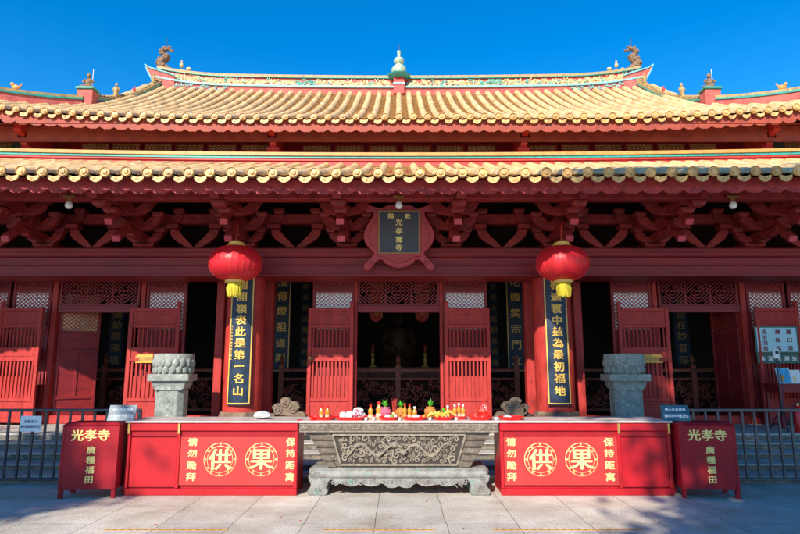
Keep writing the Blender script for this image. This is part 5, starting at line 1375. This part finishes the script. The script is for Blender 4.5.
def buddha(x, Y, z, h, label):
    r = empty('buddha_statue', (x,Y,z), label, 'statue', 'seated gilt statues in the dark hall')
    b = MB(); b.lathe([(h*.34,0),(h*.36,h*.06),(h*.28,h*.12),(h*.34,h*.18)],(x,Y,z),20,.06,10); b.build('lotus_seat', M['dimgilt'], r, smooth=True)
    b = MB(); z1 = z+h*.18
    b.ell((x,Y,z1+h*.08),(h*.33,h*.22,h*.09),16,8); b.lathe([(h*.20,h*.08),(h*.17,h*.22),(h*.19,h*.36),(h*.16,h*.46),(h*.06,h*.51),(h*.055,h*.55)],(x,Y,z1),16)
    for s_ in (-1,1): b.tube([(x+s_*h*.16,Y,z1+h*.43),(x+s_*h*.23,Y-.02*h,z1+h*.25),(x+s_*h*.16,Y-h*.14,z1+h*.15),(x+s_*h*.04,Y-h*.2,z1+h*.14)],[h*.06,h*.055,h*.045,h*.035],8)
    b.ell((x,Y,z1+h*.64),(h*.085,h*.09,h*.115),14,9); b.ell((x,Y,z1+h*.755),(h*.045,h*.045,h*.04),10,6); b.ell((x,Y-h*.09,z1+h*.63),(h*.015,h*.02,h*.025),6,4)
    for s_ in (-1,1): b.ell((x+s_*h*.09,Y,z1+h*.62),(h*.015,h*.02,h*.045),6,5)
    b.build('figure', M['dimgilt'], r, smooth=True)
for x,lb in ((0,'seated gilt statue in the darkness behind the middle doorway, the middle one'),(-1.9,'seated gilt statue in the darkness behind the middle doorway, the left one'),(1.9,'seated gilt statue in the darkness behind the middle doorway, the right one')):
    buddha(x, 18.6, 1.5, 2.0, lb)
    tag(MB().box(x-.75,x+.75,18.0,19.2,ZF+.006,1.499).build('statue_plinth', M['carved'], bevel=.02), 'dark red plinth under the %s gilt statue in the dark hall' % ('middle' if x == 0 else 'left' if x < 0 else 'right'), 'plinth', 'plinths in the dark hall')

# ------------------------------------------------------------------ striped tape on the paving
for i,(pa,pb,lb) in enumerate(((104,228,'yellow and black striped tape strip on the paving in front of the left cabinet'),(322,436,'yellow and black striped tape strip on the paving in front of the altar table'),(492,643,'yellow and black striped tape strip on the paving in front of the right cabinet'))):
    Yt = 6.36; xa, xb = at(pa,524.5,Yt)[0], at(pb,524.5,Yt)[0]
    r = empty('floor_tape', ((xa+xb)/2,Yt,0), lb, 'floor tape', 'striped tape strips on the paving')
    MB().box(xa,xb,Yt-.014,Yt+.014,.0005,.004).build('tape', M['tapeY'], r)
    k = MB(); x = xa+.02
    while x < xb-.07:
        k.add([(x,Yt-.0135,.0056),(x+.035,Yt-.0135,.0056),(x+.05,Yt+.0135,.0056),(x+.015,Yt+.0135,.0056)],[(0,1,2,3)]); x += .075
    k.build('stripes', M['tapeK'], r)

# ------------------------------------------------------------------ trees of the courtyard, whose shade falls on the paving and the right hand side
def tree(name, base, cc, cr, n, seed, label, leaf=.17):
    rd = random.Random(seed); r = empty(name, base, label, 'tree', 'leafy trees across the courtyard')
    t = MB(); b0 = Vector(base); c0 = Vector(cc)
    t.tube([b0, b0+(c0-b0)*.3+Vector((.15,.1,0)), b0+(c0-b0)*.62+Vector((-.1,0,0)), c0],[.34,.26,.2,.08],10)
    for i in range(14):
        a = rd.uniform(0,6.28); k = rd.uniform(.45,.9); s_ = b0+(c0-b0)*k; e = c0+Vector((cos(a)*cr[0]*.75,sin(a)*cr[1]*.75,rd.uniform(-.6,.7)*cr[2]))
        t.tube([s_, s_+(e-s_)*.5+Vector((0,0,.25)), e],[.09,.06,.02],6)
    t.build('trunk', M['bark'], r, smooth=True)
    cl = []
    for i in range(70):
        while True:
            p = Vector((rd.uniform(-1,1),rd.uniform(-1,1),rd.uniform(-1,1)))
            if .15 < p.length < 1: break
        cl.append((c0+Vector((p.x*cr[0],p.y*cr[1],p.z*cr[2])), rd.uniform(.5,1.1)))
    vs = []; fs = []
    for i in range(n):
        c,q = cl[rd.randrange(len(cl))]
        p = c+Vector((rd.gauss(0,.5),rd.gauss(0,.5),rd.gauss(0,.4)))*q
        a = Vector((rd.gauss(0,1),rd.gauss(0,1),rd.gauss(0,1))).normalized(); b_ = a.orthogonal().normalized(); L = leaf*rd.uniform(.6,1.2)
        k = len(vs); vs += [tuple(p-a*L),tuple(p+b_*L*.45),tuple(p+a*L),tuple(p-b_*L*.45)]; fs.append((k,k+1,k+2,k+3))
    m = MB(); m.v = vs; m.f = fs; o = m.build('crown', M['leaf'], r)
tree('courtyard_tree', (.5,-8.0,0), (.45,-7.0,13.0), (4.1,3.2,4.2), 24000, 1, 'tall leafy tree across the courtyard, the one facing the right side of the hall')
tree('courtyard_tree', (8.3,-7.4,0), (7.4,-7.0,12.9), (4.6,3.2,4.2), 20000, 2, 'tall leafy tree across the courtyard, farthest to the right')
tree('courtyard_tree', (-12.5,-7.4,0), (-12.75,-7.0,11.0), (3.3,3.0,1.8), 11000, 3, 'low leafy tree across the courtyard, facing the left side of the hall')
tree('courtyard_tree', (-19.5,-7.4,0), (-18.6,-7.0,11.2), (4.0,3.0,1.9), 12000, 4, 'low leafy tree across the courtyard, farthest to the left')

# petals and leaf litter on the paving
b = MB(); rd = random.Random(21)
for k in range(70):
    x, y = (rd.uniform(-6.5,6.5), rd.uniform(6.3,8.75)) if k > 14 else (rd.uniform(-5.75,-5.45), rd.uniform(8.35,8.6))
    if abs(x) < 4.3 and y > 7.7: continue
    a = rd.uniform(0,6.28); L = rd.uniform(.010,.022); d = Vector((cos(a)*L,sin(a)*L,0)); s_ = Vector((-sin(a)*L*.5,cos(a)*L*.5,0)); p = Vector((x,y,.004))
    b.add([tuple(p-d),tuple(p+s_+Vector((0,0,.005))),tuple(p+d+Vector((0,0,.003))),tuple(p-s_)],[(0,1,2,3)])
tag(b.build('leaf_litter', M['vermil']), 'small red petals and bits of leaf lying on the paving', 'litter', kind='stuff')

# more offerings: cups, cakes, incense, film-wrapped fruit
for k,(px,Yc) in enumerate(((366,8.06),(373.5,8.07),(399.5,8.06),(430,8.06),(456,8.07),(496,8.10))):
    x = T(px,Yc); r = empty('tea_cup', (x,Yc,TZ+.001), 'little white tea cup on the altar table, %s' % ('in front of the clear bundle','in front of the first tall bottle','just left of the middle pineapple','in front of the large pineapple','in front of the row of three bottles','beside the right cabinet')[k], 'cup', 'little tea cups along the altar table')
    MB().lathe([(.012,0),(.020,.012),(.024,.034),(.022,.034),(.016,.010)],(x,Yc,TZ+.001),12).build('cup', M['white'], r, smooth=True)
    MB().lathe([(.020,.026),(.0,.027)],(x,Yc,TZ+.001),12).build('tea', M['oil'], r)
for px,s_,lb in ((416,31,'film wrapped fruit behind the two oranges on the bottle cluster tray'),(388,33,'film wrapped fruit on the tray left of the middle pineapple'),(316,37,'film wrapped cakes in front of the two leftmost bottles'),(507,39,'film wrapped cakes on the tray in front of the right cloud stone')):
    crumple('wrapped_fruit', (T(px,8.10),8.10,TZ+.035), (.05,.035,.035), M['wrap' if px > 330 else 'redwrap'], lb, 'wrapped fruit', s_, amp=.22)
x = T(394,8.34); r = empty('incense_bundle', (x,8.34,TZ), 'bundle of thin red incense sticks in a small pot behind the middle pineapple', 'incense')
MB().lathe([(.035,.001),(.05,.02),(.055,.07),(.045,.085)],(x,8.34,TZ),14).build('pot', M['brass'], r, smooth=True)
b = MB(); rd = random.Random(4)
for k in range(16): a = rd.uniform(0,6.28); q = rd.uniform(0,.025); b.tube([(x+q*cos(a),8.34+q*sin(a),TZ+.06),(x+q*2.2*cos(a),8.34+q*2.2*sin(a),TZ+.25+rd.uniform(-.02,.02))],.0022,4)
b.build('sticks', M['vermil'], r)
